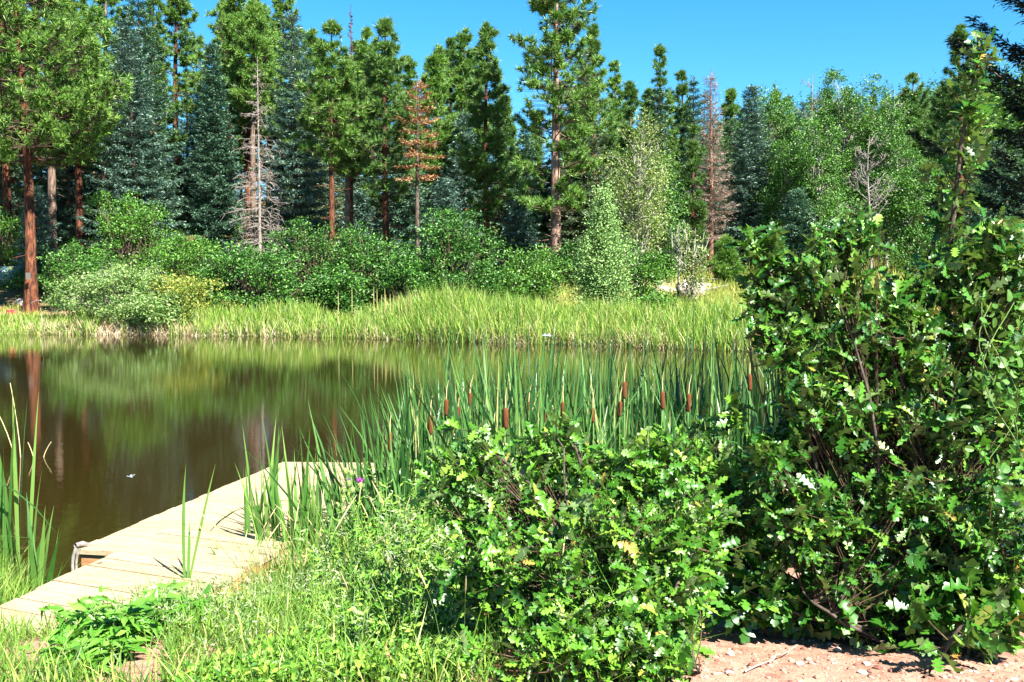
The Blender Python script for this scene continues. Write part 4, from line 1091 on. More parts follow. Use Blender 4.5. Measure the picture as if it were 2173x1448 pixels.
# the thick stand between dock and oaks: pixel x of the foot, depth, pixel y of the tips
n_stand = 0
tops = lambda px: np.interp(px, [720, 800, 870, 950, 1100, 1300, 1500, 1700, 1900], [960, 880, 775, 765, 742, 760, 735, 715, 720])
while n_stand < 262:
    px = rng.uniform(735, 1800); Y = rng.uniform(8.2, 11.8) if rng.uniform() > .25 else rng.uniform(7.7, 8.3)
    if px < 860 and Y > 9.3: continue
    p = at(px, 600, Y)
    if pond_dist(np.array([p[0]]), np.array([p[1]]))[0] > .35: continue
    yt = tops(px) - (75 * rng.uniform() if rng.uniform() < .14 else 0) + abs(rng.normal(0, 75)) + (0 if Y > 9.5 else 40) - 20
    H = at(px, yt, Y)[2] + .25
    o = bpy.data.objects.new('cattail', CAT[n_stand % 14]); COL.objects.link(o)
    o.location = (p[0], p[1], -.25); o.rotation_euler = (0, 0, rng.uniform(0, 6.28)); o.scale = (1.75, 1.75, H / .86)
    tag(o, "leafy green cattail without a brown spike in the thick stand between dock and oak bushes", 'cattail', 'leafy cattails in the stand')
    n_stand += 1

# cattails growing beside and through the dock
for i, (px, py, yt, nv, lab) in enumerate([
    (398, 1228, 985, None, "pair of long cattail leaves growing up through the gangway boards"),
    (530, 1210, 925, 0, "cattail at the left end of the row beside the dock's edge"),
    (560, 1190, 900, 1, "cattail with widely crossing leaves beside the dock's edge"),
    (600, 1225, 880, 2, "tallest bright cattail in the row in front of the dock"),
    (632, 1240, 890, 3, "dense bright cattail in the middle of the row in front of the dock"),
    (655, 1215, 905, 4, "cattail standing right of the dense bright one in front of the dock"),
    (688, 1195, 960, 5, "shorter cattail at the right end of the row in front of the dock"),
    (740, 1190, 950, 1, "cattail leaning behind the purple thistle"),
    (775, 1170, 930, 2, "slim cattail just right of the purple thistle"),
    (505, 1260, 1120, 3, "small young cattail at the gangway's corner"),
    (575, 1235, 990, 4, "half-tall cattail low in the row in front of the dock, nearest the gangway's edge"),
    (618, 1190, 930, 5, "cattail tucked behind the tallest bright one in front of the dock"),
    (670, 1250, 985, 0, "half-tall cattail before the shorter right-end one in front of the dock"),
    (712, 1230, 1010, 3, "low cattail in the weeds left of the purple thistle"),
    (800, 1180, 960, 0, "slim cattail between the thistle and the lone spiked cattail"),
    (835, 1200, 985, 4, "low cattail at the left edge of the middle oak bush")]):
    P0 = on_plane(px, py, ZG if nv is None else .12)
    H = at(px, yt, P0[1])[2] - P0[2]
    if nv is None:
        mb = MB()
        ribbons(mb, np.array([[-.02, 0, 0], [.015, 0, 0], [0, .01, 0]]), np.array([[-.03, 0, 1], [.22, 0, 1.], [.03, .1, 1]]), np.array([[.06, 0, 0], [.02, 0, 0], [-.02, 0, 0.]]), np.array([H, H, H * .5]), .024, rng, 6, face=np.array([.2, -.3, .4]))
        me = mb.mesh('leaves', M['cattail_bright'])
        o = bpy.data.objects.new('cattail', me); sc = (1, 1, 1)
    else:
        o = bpy.data.objects.new('cattail', CATB[nv]); sc = (1.5, 1.5, H)
    COL.objects.link(o); o.location = P0; o.scale = sc; o.rotation_euler = (0, 0, i * 2.2 if nv is not None else 0)
    tag(o, lab, 'cattail')
# at the left edge
for i, (px, Y, yt, lab) in enumerate([(-8, 7.9, 770, "tall bright cattail cut by the left edge"), (22, 8.2, 830, "cattail with arching dry leaves just inside the left edge"), (40, 7.7, 1015, "short green cattail on the left bank"), (62, 7.5, 1045, "short cattail with a cut yellow stalk on the left bank")]):
    p = at(px, 600, Y); z = max(gz(p[0], p[1]), -.1)
    H = at(px, yt, Y)[2] - z
    o = bpy.data.objects.new('cattail', CATB[i]); COL.objects.link(o)
    o.location = (p[0], p[1], z); o.scale = (1.5, 1.5, H); o.rotation_euler = (0, 0, i * 1.9); tag(o, lab, 'cattail')
for i, (px, py, w, h, lab) in enumerate([(30, 975, 42, 120, "pale dry reed arching over into the water at the left edge"), (44, 975, 18, 165, "drooping yellowed reed at the left edge"), (72, 978, 12, 40, "short dry reed stub poking out of the water"), (92, 975, -18, 38, "hook-shaped dry reed bent back into the water")]):
    P0 = on_plane(px, py, -.03); k = P0[1] / FPX
    s = np.linspace(0, 1, 9)
    P = P0 + np.stack([-w * k * np.sin(s * math.pi * .62) ** 1.5 + 0 * s, 0 * s, h * k * np.sin(s * math.pi * .62)], -1)
    tag(tubes(MB(), P, np.linspace(.008, .003, 9), 5).build('dry_reed', M['straw'], smooth=True), lab, 'reed')

# cattails with brown spikes
SPK = [(828, 938, 40, "spiked cattail standing alone at the left end, over the dock"), (914, 902, 40, "cattail with a large lit spike, second from the left"),
 (947, 865, 34, "cattail whose spike stands just above the second spike's right side"), (972, 878, 30, "cattail spike between two leaves, close right of the fourth-tallest pair"),
 (997, 848, 26, "small cattail spike raised high left of the tallest leaf blade"), (1012, 880, 22, "half-hidden small cattail spike behind the first oak sprigs"),
 (1073, 888, 44, "cattail with the biggest spike, slit by a leaf shadow, at the centre of the stand"), (1073, 856, 22, "small spike directly above the biggest spike"),
 (1122, 862, 18, "little cattail spike right of the centre of the stand"), (1155, 884, 24, "small spike half behind pale oak leaves"),
 (1195, 873, 38, "fat leaning cattail spike right of the centre"), (1258, 882, 30, "slim cattail spike midway between the fat spike and the pair on the right"),
 (1315, 868, 32, "lower spike of the pair in the right half of the stand"), (1325, 828, 34, "upper spike of the pair in the right half of the stand"),
 (1406, 850, 38, "long upright cattail spike left of the last bright one"), (1461, 855, 37, "last bright cattail spike before the shade of the oak bush"),
 (1479, 868, 16, "tiny cattail spike hidden beside the last bright one"), (1591, 812, 34, "dark cattail spike in the shade of the oak bush"), (1048, 908, 20, "small low spike behind the centre oak bush's top leaves")]
for i, (px, py, ln, lab) in enumerate(SPK):
    Y = float(np.interp(ln, [16, 44], [9.0, 7.65])); sl = ln / FPX * Y
    c = at(px, py, Y); zb = -.2
    o = thing('cattail', (c[0], c[1], zb), lab, 'cattail', rz=0)
    zc = c[2] - zb; lx = rng.normal(0, .03)
    mb = MB(); s = np.linspace(0, 1, 6)[:, None]
    P = np.array([-lx, 0, 0]) + (np.array([0, 0, zc + sl / 2 + .02]) - np.array([-lx, 0, 0])) * s
    tubes(mb, P, np.linspace(.007, .0045, 6), 6); mb.build('stem', M['stem_green'], o, smooth=True)
    ax = np.array([lx / max(zc, .1) + rng.normal(0, .05), 0, 1.])
    r = sl * .135
    mb = MB(); lathe(mb, [(.003, -sl / 2 - .004), (r * .72, -sl / 2), (r, -sl / 2 + r * .8), (r * 1.04, 0), (r, sl / 2 - r * .8), (r * .7, sl / 2), (.003, sl / 2 + .004)], 12, (0, 0, zc), ax); mb.build('spike', M['spike'], o, smooth=True)
    mb = MB(); tubes(mb, np.array([[0, 0, zc + sl / 2], [ax[0] * .08, 0, zc + sl / 2 + .08], [ax[0] * .2 + .01, 0, zc + sl / 2 + .16]]), np.array([.005, .004, .0015]), 5); mb.build('spike_tip', M['straw'], o)
    lv = child('leaves', CAT[(i * 5) % 14], o); lv.scale = (1.5, 1.5, zc * 1.05); lv.rotation_euler = (0, 0, i * 1.1)

# ------------------------------------------------------------------ foreground oaks
def lobed_leaf():
    """Gambel oak leaf: rounded lobes either side of a midrib, unit length along +y."""
    o = [(.012, -.16), (.02, .0), (.09, .07), (.15, .15), (.16, .20), (.085, .26), (.11, .32), (.215, .40), (.235, .46), (.21, .49), (.10, .50), (.115, .56), (.25, .66), (.265, .715), (.22, .735), (.12, .73), (.125, .78), (.18, .86), (.17, .905), (.10, .91), (.07, .97), (0, 1.0)]
    r = np.array(o); n = len(r)
    mid = np.c_[np.zeros(n), r[:, 1]]
    V = np.concatenate([r, mid, r * [-1, 1]]); V = np.c_[V, np.zeros(len(V))]
    V[:, 2] = .28 * np.abs(V[:, 0]) - .16 * np.clip(V[:, 1], 0, 1) ** 2 + .03 * np.sin(V[:, 1] * 19) * np.abs(V[:, 0]) * 3
    i = np.arange(n - 1)
    F = np.concatenate([np.stack([n + i, i, i + 1, n + i + 1], 1), np.stack([n + i, n + i + 1, 2 * n + i + 1, 2 * n + i], 1)])
    return V, F
LEAF = lobed_leaf()

def leaves_at(mb, tpl, O, D, U, L, rng, mat=0, curl=1.0):
    tv, tf = tpl
    D = norm(D); S = norm(np.cross(D, U)); N = np.cross(S, D)
    n = len(O)
    cz = (rng.normal(1.0, 1.15, n) * curl)[:, None]
    wx = rng.uniform(.72, 1.12, n)[:, None]
    V = O[:, None] + L[:, None, None] * (S[:, None] * (tv[:, 0] * wx)[..., None] + D[:, None] * tv[None, :, 1, None] + N[:, None] * (tv[:, 2] * cz)[..., None])
    F = (tf[None] + (np.arange(n) * len(tv))[:, None, None]).reshape(-1, tf.shape[1])
    mb.add(V, F, mat)

OUT = np.array([.25, -.75, .55])          # open side of the bushes (towards the light and the path)
def oak_bush(name, label, base, blobs, seed, leaf, per=8, size=(.062, .118), leaders=(), dens=1.0):
    """blobs: (px, py, rx px, ry px, depth, clusters). Stems from the base reach each blob and fork into leafy twigs."""
    rng = np.random.default_rng(seed)
    o = thing(name, base, label, 'oak shrub')
    b0 = np.asarray(base, float)
    stems, twigs, fol = MB(), MB(), MB()
    ends, tdir = [], []
    for (px, py, rx, ry, Y, n) in blobs:
        n = int(n * dens)
        c = at(px, py, Y) - b0; k = Y / FPX
        R3 = np.array([rx * k, min(rx, ry) * k * .85, ry * k])
        s = np.linspace(0, 1, 9)[:, None]
        mains = []
        for j in range(2):
            e = c + rng.normal(0, .35, 3) * R3
            st = rng.normal(0, 1, 3) * [.12, .10, 0]; st[2] = -.05
            P = st + (e - st) * s; P[1:-1] += np.cumsum(rng.normal(0, .022, (7, 3)), 0); P[:, :2] += (np.sin(s * math.pi) * rng.normal(0, .12, 2))
            mains.append(P); tubes(stems, P, np.linspace(.013, .004, 9) * rng.uniform(.7, 1.3), 6)
        d = norm(rng.normal(size=(n, 3)) + OUT * .25)
        r = rng.uniform(.12, 1, n) ** .5
        r *= 1 + .5 * (vnoise(d[:, 0] * 3 + seed, d[:, 2] * 3 + 5, seed) - .45)
        r = np.where(rng.uniform(0, 1, n) < .14, r * rng.uniform(1.1, 1.4, n), r)      # stray sprays break the outline
        E = c + d * r[:, None] * R3
        zg = ground_z(E[:, 0] + b0[0], E[:, 1] + b0[1]) - b0[2]
        E[:, 2] = np.maximum(E[:, 2], zg + .05 + rng.uniform(0, .15, n))
        for e in E:
            P = mains[rng.integers(2)]; q = P[int(rng.uniform(3.2, 8.99))]
            m = (q + e) / 2 + rng.normal(0, .035, 3) - np.array([0, 0, .03])
            t = np.linspace(0, 1, 5)[:, None]
            path = (1 - t) ** 2 * q + 2 * t * (1 - t) * m + t ** 2 * e
            tubes(twigs, path, np.linspace(.0030, .0014, 5), 4)
            ends.append(e); tdir.append(norm(e - m))
    for (pts, Y, n) in leaders:                       # long upright shoots that carry leaves all along
        P = np.array([at(x, y, Y) for x, y in pts]) - b0
        Pd = along(P, np.linspace(0, 1, 14)); tubes(stems, Pd, np.linspace(.014, .003, 14), 6)
        for j in range(n):
            f = rng.uniform(.02, 1) if j > 2 else 1.0
            q = along(P, f); w = .22 * (1 - f) ** .9 + .025
            e = q + norm(rng.normal(size=3) + [0, -.2, .45]) * w * rng.uniform(.4, 1.1)
            tubes(twigs, np.stack([q, (q + e) / 2 - [0, 0, .01], e]), np.array([.004, .003, .0018]), 4)
            ends.append(e); tdir.append(norm(e - q + [0, 0, .05]))
    E, T = np.array(ends), np.array(tdir)
    n = len(E)
    ii = np.repeat(np.arange(n), per); N = len(ii)
    O = E[ii] - T[ii] * rng.uniform(-.01, .13, (N, 1)) + rng.normal(0, .012, (N, 3))
    D = T[ii] * .55 + norm(rng.normal(size=(N, 3))) * .95 + np.array([.05, -.12, .05])
    U = rng.normal(0, .62, (N, 3)) + np.array([.22, -.35, .85])
    L = rng.uniform(*size, N) * (.75 + .5 * rng.uniform(0, 1, n)[ii])
    leaves_at(fol, LEAF, O, D, U, L, rng)
    # a few catkin-like seed heads are left out; only stems, twigs, leaves
    stems.build('stem', M['oak_bark'], o, smooth=True)
    twigs.build('twigs', M['twig'], o)
    fol.build('foliage', M[leaf], o, smooth=True)
    return o

b = ground_at(1930, 1330)
oak_bush('oak_bush', "tall dark glossy oak bush on the right with one long leafy shoot", b, [
    (2010, 640, 190, 150, b[1] + .15, 95), (1720, 600, 130, 90, b[1], 46), (1870, 700, 150, 110, b[1], 60), (1690, 720, 95, 70, b[1] - .1, 26), (1640, 610, 60, 70, b[1], 14),
    (1950, 880, 300, 170, b[1], 170), (1760, 930, 170, 150, b[1] + .1, 70), (2130, 820, 140, 220, b[1] + .1, 90), (1890, 1120, 310, 170, b[1] - .1, 170),
    (2110, 1150, 170, 170, b[1] - .3, 80), (1700, 1120, 160, 140, b[1] - .1, 60), (1640, 700, 50, 40, b[1], 8), (1710, 850, 120, 90, b[1] - .15, 30), (1620, 960, 80, 90, b[1] - .1, 22), (1560, 1110, 110, 130, b[1] + .1, 36), (1580, 1240, 90, 80, b[1] + .1, 20), (1620, 520, 36, 26, b[1], 7), (1800, 490, 90, 45, b[1], 22), (2120, 520, 80, 70, b[1], 30)],
    501, 'oak', size=(.050, .105), dens=1.35, leaders=[([(2000, 640), (2025, 440), (2040, 300), (2062, 180), (2092, 82)], b[1] + .1, 34), ([(1950, 640), (1990, 480), (2010, 340)], b[1] + .2, 18), ([(1700, 640), (1655, 560), (1590, 505)], b[1], 14), ([(1720, 760), (1650, 690), (1590, 625)], b[1] - .05, 12)])
b2 = ground_at(2060, 1385)
oak_bush('oak_bush', "low spreading oak with large pale-backed leaves over the pink gravel on the right", b2, [
    (2050, 1250, 150, 80, b2[1], 46), (1870, 1290, 110, 60, b2[1] + .1, 26), (2120, 1320, 80, 50, b2[1] - .1, 18), (1720, 1290, 120, 60, b2[1] + .25, 26), (1590, 1270, 90, 90, b2[1] + .3, 24)],
    502, 'oak', per=7, size=(.085, .15), leaders=[([(1990, 1400), (2030, 1340), (2060, 1310)], b2[1] - .25, 6)])
b3 = ground_at(1300, 1400)
oak_bush('oak_bush', "light green oak bush in the middle, in front of the cattail stand", b3, [
    (1180, 1030, 200, 90, b3[1] + .5, 70), (1000, 1060, 120, 110, b3[1] + .5, 46), (1350, 1010, 130, 80, b3[1] + .5, 44), (1490, 1010, 90, 110, b3[1] + .5, 36), (1150, 930, 60, 40, b3[1] + .5, 10), (1000, 960, 60, 50, b3[1] + .5, 10),
    (1260, 1190, 230, 140, b3[1] + .1, 110), (1060, 1210, 140, 100, b3[1] + .2, 40), (1440, 1160, 120, 130, b3[1] + .2, 50), (1270, 1350, 190, 80, b3[1] - .2, 60), (1400, 1300, 100, 90, b3[1] - .15, 30), (1190, 1425, 150, 40, b3[1] - .35, 26), (1350, 1420, 120, 40, b3[1] - .35, 20)],
    503, 'oak_light', size=(.048, .098), dens=1.35, leaders=[([(1250, 1050), (1225, 960), (1200, 905)], b3[1] + .5, 10), ([(1420, 980), (1400, 930)], b3[1] + .5, 5), ([(1520, 960), (1545, 890), (1560, 860)], b3[1] + .5, 8)])

# a vine with rounded leaves in the upper right of the oak
def round_leaf():
    a = np.linspace(-math.pi / 2, 1.5 * math.pi, 13)[:-1]
    V = np.stack([.40 * np.cos(a), .5 + .5 * np.sin(a), np.zeros(12)], -1); V[0, 1] = .10
    V[:, 2] = .2 * np.abs(V[:, 0]) - .12 * V[:, 1] ** 2
    V = np.r_[V, [[0, .5, -.03]]]
    return V, np.array([[12, i, (i + 1) % 12] for i in range(12)])
rng = np.random.default_rng(511)
p = at(2125, 810, b[1] - .45)
vn = thing('vine', (p[0], p[1], p[2]), "climbing vine with rounded pale leaves over the oak bush at the right edge", 'vine')
mb = MB(); s = np.linspace(0, 1, 12)
for j in range(3):
    P = np.stack([rng.normal(0, .03) + .10 * np.sin(s * 5 + j), .05 * np.cos(s * 4 + j), -.35 + .7 * s], -1); tubes(mb, P, np.full(12, .002), 4)
mb.build('stem', M['stem_green'], vn)
mb = MB(); n = 70
O = np.stack([rng.normal(0, .10, n), rng.normal(-.05, .05, n), rng.uniform(-.36, .36, n)], -1)
leaves_at(mb, round_leaf(), O, rng.normal(size=(n, 3)) + [0, -.2, -.3], rng.normal(0, .35, (n, 3)) + [.3, -.8, .4], rng.uniform(.035, .065, n), rng); mb.build('foliage', M['vine'], vn)

# the fir whose branches reach in at the right edge, darkened through its needle colour
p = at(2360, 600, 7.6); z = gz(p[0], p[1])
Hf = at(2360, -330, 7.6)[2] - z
ms = spruce_meshes(520, Hf, 1.08, cb=.12, leaf='fir_shaded', power=.28, gap=.30, tw=.11, wid=.09, dens=9, droop=.10, ragged=.25)
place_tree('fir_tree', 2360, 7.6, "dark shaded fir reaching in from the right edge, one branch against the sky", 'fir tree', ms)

# ------------------------------------------------------------------ foreground grass and weeds
def near_grass():
    rng = np.random.default_rng(601); mb = MB()
    def zone(x, y):
        px = CX + FPX * x / y; d = pond_dist(x, y)
        under = (x > -4.2) & (x < -1.9) & (y > 5.6) & (px < np.interp(y, [5.6, 7.3], [250, 470])) & (px > -60)
        sandy = (px > 1520 - 120 * vnoise(x * 3, y * 3, 3)) | ((y < 5.35) & (px < 330) & (vnoise(x * 4, y * 4, 31) > .38))
        return (d > -.05) & ~sandy & ~under & (vnoise(x * 3.1, y * 3.1, 21) + .35 * vnoise(x * 11, y * 11, 22) > .22)
    P = scatter(42000, (-5.0, 1.6), (4.0, 8.2), zone, rng)
    B = np.c_[P, ground_z(P[:, 0], P[:, 1])]; n = len(B)
    D = norm(np.stack([rng.normal(0, .28, n), rng.normal(0, .28, n), np.ones(n)], -1))
    h = rng.uniform(.06, .26, n) * (.6 + .8 * vnoise(P[:, 0] * 2.2, P[:, 1] * 2.2, 23)) * (1 + 1.4 * sstep(6.3, 7.1, P[:, 1]) * sstep(470, 560, CX + FPX * P[:, 0] / P[:, 1]))
    ribbons(mb, B, D, rng.normal(0, .35, (n, 3)) + [0, 0, -.2], h, rng.uniform(.0035, .0085, n), rng, 4)
    # left bank tussocks
    def left(x, y):
        px = CX + FPX * x / y
        return (pond_dist(x, y) > -.25) & (px > -900) & (px < np.interp(y, [6.2, 6.6, 7.4, 8.4], [-60, 40, 120, 120]))
    P = scatter(24000, (-8.5, -3.3), (5.6, 9.6), left, rng)
    B = np.c_[P, np.maximum(ground_z(P[:, 0], P[:, 1]), -.05)]; n = len(B)
    D = norm(np.stack([rng.normal(.05, .25, n), rng.normal(0, .25, n), np.ones(n)], -1))
    ribbons(mb, B, D, rng.normal(0, .3, (n, 3)) + [.08, 0, -.2], rng.uniform(.14, .42, n), rng.uniform(.004, .009, n), rng, 4)
    return tag(mb.build('grass', M['grass']), kind='stuff', label="sunlit green grass along the near bank")
near_grass()

def weeds():
    """Tangle of tall herbs, mugwort and seeding grass between the dock and the oaks."""
    rng = np.random.default_rng(602); mb = MB()
    def zone(x, y):
        px = CX + FPX * x / y
        return (pond_dist(x, y) > .0) & (px > np.interp(y, [4.3, 5.6, 7.9], [600, 640, 700])) & (px < 1180)
    P = scatter(330, (-1.8, .5), (4.5, 7.9), zone, rng)
    B = np.c_[P, ground_z(P[:, 0], P[:, 1])]
    px = CX + FPX * P[:, 0] / P[:, 1]
    for b0, x in zip(B, px):
        H = rng.uniform(.25, .85) * (.35 + .65 * sstep(560, 860, x)) * (.55 + .45 * sstep(5.0, 6.6, b0[1]))
        s = np.linspace(0, 1, 6)[:, None]; lean = rng.normal(0, .18, 3) * [1, 1, 0]
        Pm = b0 + np.array([0, 0, H]) * s + lean * H * s ** 1.6
        tubes(mb, Pm, np.linspace(.0035, .0012, 6), 4, mat=3)
        kind = int(rng.choice([0, 0, 0, 1]))
        k = int(rng.uniform(14, 34) * (H + .35))
        f = rng.uniform(.12, 1, k); q = along(Pm, f); a = rng.uniform(0, 6.28, k)
        d = np.stack([np.cos(a), np.sin(a), rng.uniform(.0, .9, k)], -1)
        l = rng.uniform(.03, .075, k) * (1.15 - .5 * f)
        rhombs(mb, q, d, l, l * (.42 if kind == 0 else .30), rng, np.array([.1, -.3, 1.]) + rng.normal(0, .35, (k, 3)), mat=kind)
        q2 = q + norm(d) * (l * .8)[:, None]
        rhombs(mb, q2, d + rng.normal(0, .5, d.shape), l * .7, l * .3, rng, np.array([.1, -.3, 1.]) + rng.normal(0, .35, (k, 3)), mat=kind)
    # low broad weeds over the ground
    def low(x, y):
        px = CX + FPX * x / y
        return (pond_dist(x, y) > .4) & (px > 330) & (px < 1470) & (y < 5.9) & (vnoise(x * 2.4, y * 2.4, 41) > .34)
    P = scatter(2800, (-2.2, 1.1), (4.1, 5.9), low, rng); B = np.c_[P, ground_z(P[:, 0], P[:, 1])]
    k = 7
    O = (B[:, None] + np.stack([rng.normal(0, .03, (len(B), k)), rng.normal(0, .03, (len(B), k)), rng.uniform(.01, .10, (len(B), k))], -1)).reshape(-1, 3)
    L = rng.uniform(.022, .055, len(O))
    rhombs(mb, O, rng.normal(size=O.shape) + [0, 0, .3], L, L * .5, rng, np.array([.1, -.3, 1.]) + rng.normal(0, .4, O.shape), mat=0)
    # mugwort tufts
    P = scatter(150, (-2.4, .4), (4.3, 6.6), lambda x, y: (pond_dist(x, y) > .5) & (vnoise(x * 1.7, y * 1.7, 43) > .5) & (CX + FPX * x / y > 230), rng); B = np.c_[P, ground_z(P[:, 0], P[:, 1])]
    k = 46
    O = (B[:, None] + np.stack([rng.normal(0, .06, (len(B), k)), rng.normal(0, .06, (len(B), k)), rng.uniform(.02, .24, (len(B), k))], -1)).reshape(-1, 3)
    L = rng.uniform(.018, .045, len(O))
    rhombs(mb, O, rng.normal(size=O.shape) + [0, 0, .5], L, L * .28, rng, mat=1)
    # seeding grass stalks
    P = scatter(90, (-2.3, .6), (4.3, 7.8), lambda x, y: (pond_dist(x, y) > .1) & (CX + FPX * x / y > 420), rng); B = np.c_[P, ground_z(P[:, 0], P[:, 1])]
    for b0 in B:
        H = rng.uniform(.35, .8); s = np.linspace(0, 1, 7)[:, None]; lean = rng.normal(0, .25, 3) * [1, 1, 0]
        Pm = b0 + np.array([0, 0, H]) * s + lean * H * s ** 2
        tubes(mb, Pm, np.array([.0011, .001, .001, .0009, .0008, .0008, .0007]), 3, mat=3)
        tubes(mb, along(Pm, np.linspace(.80, 1, 5)), np.array([.001, .0032, .0036, .003, .0007]) * rng.uniform(.6, 1.2), 5, mat=2)
    return tag(mb.build('weeds', [M['herb'], M['sage'], M['straw'], M['stem_green']]), kind='stuff', label="tangle of tall herbs, mugwort and seeding grass between dock and oak bush")
weeds()

# broad-leaved plant at the gangway's near side
def tooth_leaf():
    o = [(.01, -.2), (.03, 0), (.13, .12), (.20, .27), (.17, .31), (.225, .42), (.18, .47), (.215, .58), (.15, .63), (.15, .74), (.09, .80), (.06, .91), (0, 1.0)]
    r = np.array(o); n = len(r); mid = np.c_[np.zeros(n), r[:, 1]]
    V = np.concatenate([r, mid, r * [-1, 1]]); V = np.c_[V, .30 * np.abs(np.r_[r[:, 0], np.zeros(n), r[:, 0]])]
    V[:, 2] -= .28 * np.clip(V[:, 1], 0, 1) ** 2
    i = np.arange(n - 1)
    return V, np.concatenate([np.stack([n + i, i, i + 1, n + i + 1], 1), np.stack([n + i, n + i + 1, 2 * n + i + 1, 2 * n + i], 1)])
def leafy_plant(label, blobs, seed):
    rng = np.random.default_rng(seed)
    b0 = ground_at(blobs[0][0], blobs[0][1] + blobs[0][3] + 20)
    o = thing('leafy_plant', b0, label, 'leafy plant')
    st, fo = MB(), MB()
    for (px, py, rx, ry, n) in blobs:
        g = ground_at(px, py + ry + 12); Y = g[1]; k = Y / FPX
        for j in range(n):
            base = g + np.array([rng.normal(0, rx * .45 * k), rng.normal(0, .10), 0]); base[2] = gz(base[0], base[1])
            a = rng.uniform(-1, 1) * rx * k; top = at(px, py, Y) + np.array([a, rng.normal(0, .12), ry * k * rng.uniform(-.5, 1) * (1 - .6 * (a / (rx * k)) ** 2)])
            s = np.linspace(0, 1, 6)[:, None]; P = base + (top - base) * s + rng.normal(0, .006, (6, 3)); P -= b0
            tubes(st, P, np.linspace(.0045, .002, 6), 5)
            for f in np.linspace(.35, 1, 6):
                q = along(P, f); a0 = rng.uniform(0, 6.28)
                for w in (0, math.pi):
                    d = np.array([math.cos(a0 + w), math.sin(a0 + w), rng.uniform(.0, .5)])
                    pet = q + d * .035
                    tubes(st, np.stack([q, pet]), np.array([.0015, .0012]), 3)
                    for t in ((-.85, .62), (0, 1.), (.85, .62)):     # three leaflets
                        dd = np.array([math.cos(a0 + w + t[0]), math.sin(a0 + w + t[0]), d[2] + rng.normal(0, .12)])
                        leaves_at(fo, TOOTH, pet[None], dd[None], np.array([[.1, -.2, 1.]]) + rng.normal(0, .22, (1, 3)), np.array([t[1] * rng.uniform(.07, .115)]), rng)
    st.build('stem', M['stem_green'], o); fo.build('foliage', M['leafy'], o)
TOOTH = tooth_leaf()
leafy_plant("bright broad-leaved herb spilling over the near side of the gangway", [(210, 1330, 110, 60, 12), (280, 1290, 90, 45, 11), (340, 1300, 70, 40, 8), (150, 1370, 70, 45, 6), (220, 1385, 80, 30, 5)], 611)

# thistle with a purple flower, dry thistle heads, white flower clusters
M['purple'] = leaf_mat('thistle_purple', [(0, (.30, .03, .34)), (1, (.55, .10, .58))], .6, .3, .3)
M['bract'] = leaf_mat('thistle_bracts', [(0, (.16, .26, .06)), (1, (.30, .40, .13))], .6, .3, .2)
M['white_fl'] = leaf_mat('white_florets', [(0, (.55, .50, .48)), (1, (.78, .74, .70))], .7, .2, .3)
M['fluff'] = leaf_mat('brown_fluff', [(0, (.32, .20, .12)), (1, (.52, .38, .26))], .9, .1, .3)
def thistle():
    rng = np.random.default_rng(621); Y = 6.3
    heads = [(764, 1030, 1), (733, 1000, 0), (745, 1005, 0), (740, 1026, 0), (728, 1040, 0), (716, 1072, 0), (748, 1040, 0)]
    p = at(770, 1220, Y); b0 = np.array([p[0], p[1], gz(p[0], p[1])])
    o = thing('thistle', b0, "prickly thistle with one purple flower and round green buds beside the dock", 'thistle')
    st, lf = MB(), MB()
    root = np.zeros(3); fork = at(755, 1130, Y) - b0
    for (x, y, fl) in heads:
        h = at(x, y, Y + rng.normal(0, .04)) - b0
        s = np.linspace(0, 1, 8)[:, None]
        P = root + (fork - root) * np.minimum(s * 2, 1) + (h - fork) * np.maximum(s * 2 - 1, 0); P[1:-1] += rng.normal(0, .006, (6, 3))
        tubes(st, P, np.linspace(.006, .003, 8), 5)
        k = 26; f = rng.uniform(.1, .97, k); q = along(P, f); a = rng.uniform(0, 6.28, k); d = np.stack([np.cos(a), np.sin(a), rng.uniform(-.1, .7, k)], -1)
        l = rng.uniform(.03, .09, k) * (1.15 - .7 * f); rhombs(lf, q, d, l, l * .24, rng)
        hd = MB(); R = .019 if fl else .016
        lathe(hd, [(.002, -.02), (R * .8, -.014), (R, .0), (R * .85, .012), (R * .45, .020), (.001, .021)], 10, h)
        a = rng.uniform(0, 6.28, 60); zz = rng.uniform(-.8, .8, 60); c = h + np.stack([np.cos(a), np.sin(a), zz], -1) * R * .9
        needles(hd, c, np.stack([np.cos(a), np.sin(a), zz + .4], -1), np.full(60, .014), 1, .0016, rng, .2)
        ho = hd.build('flower_head', M['bract'], o)
        if fl or (x, y) in ((740, 1026), (728, 1000)):
            fb = MB(); k = 70 if fl else 24
            a = rng.uniform(0, 6.28, k); r = rng.uniform(0, .8, k)
            needles(fb, h + np.stack([np.cos(a) * r * .011, np.sin(a) * r * .011, np.full(k, .016)], -1), np.stack([np.cos(a) * r, np.sin(a) * r, np.full(k, 1.2)], -1), np.full(k, .034 if fl else .016), 2, .0016, rng, .18)
            fb.build('petals', M['purple'], ho)
    st.build('stem', M['stem_green'], o); lf.build('leaves', M['herb'], o)
thistle()
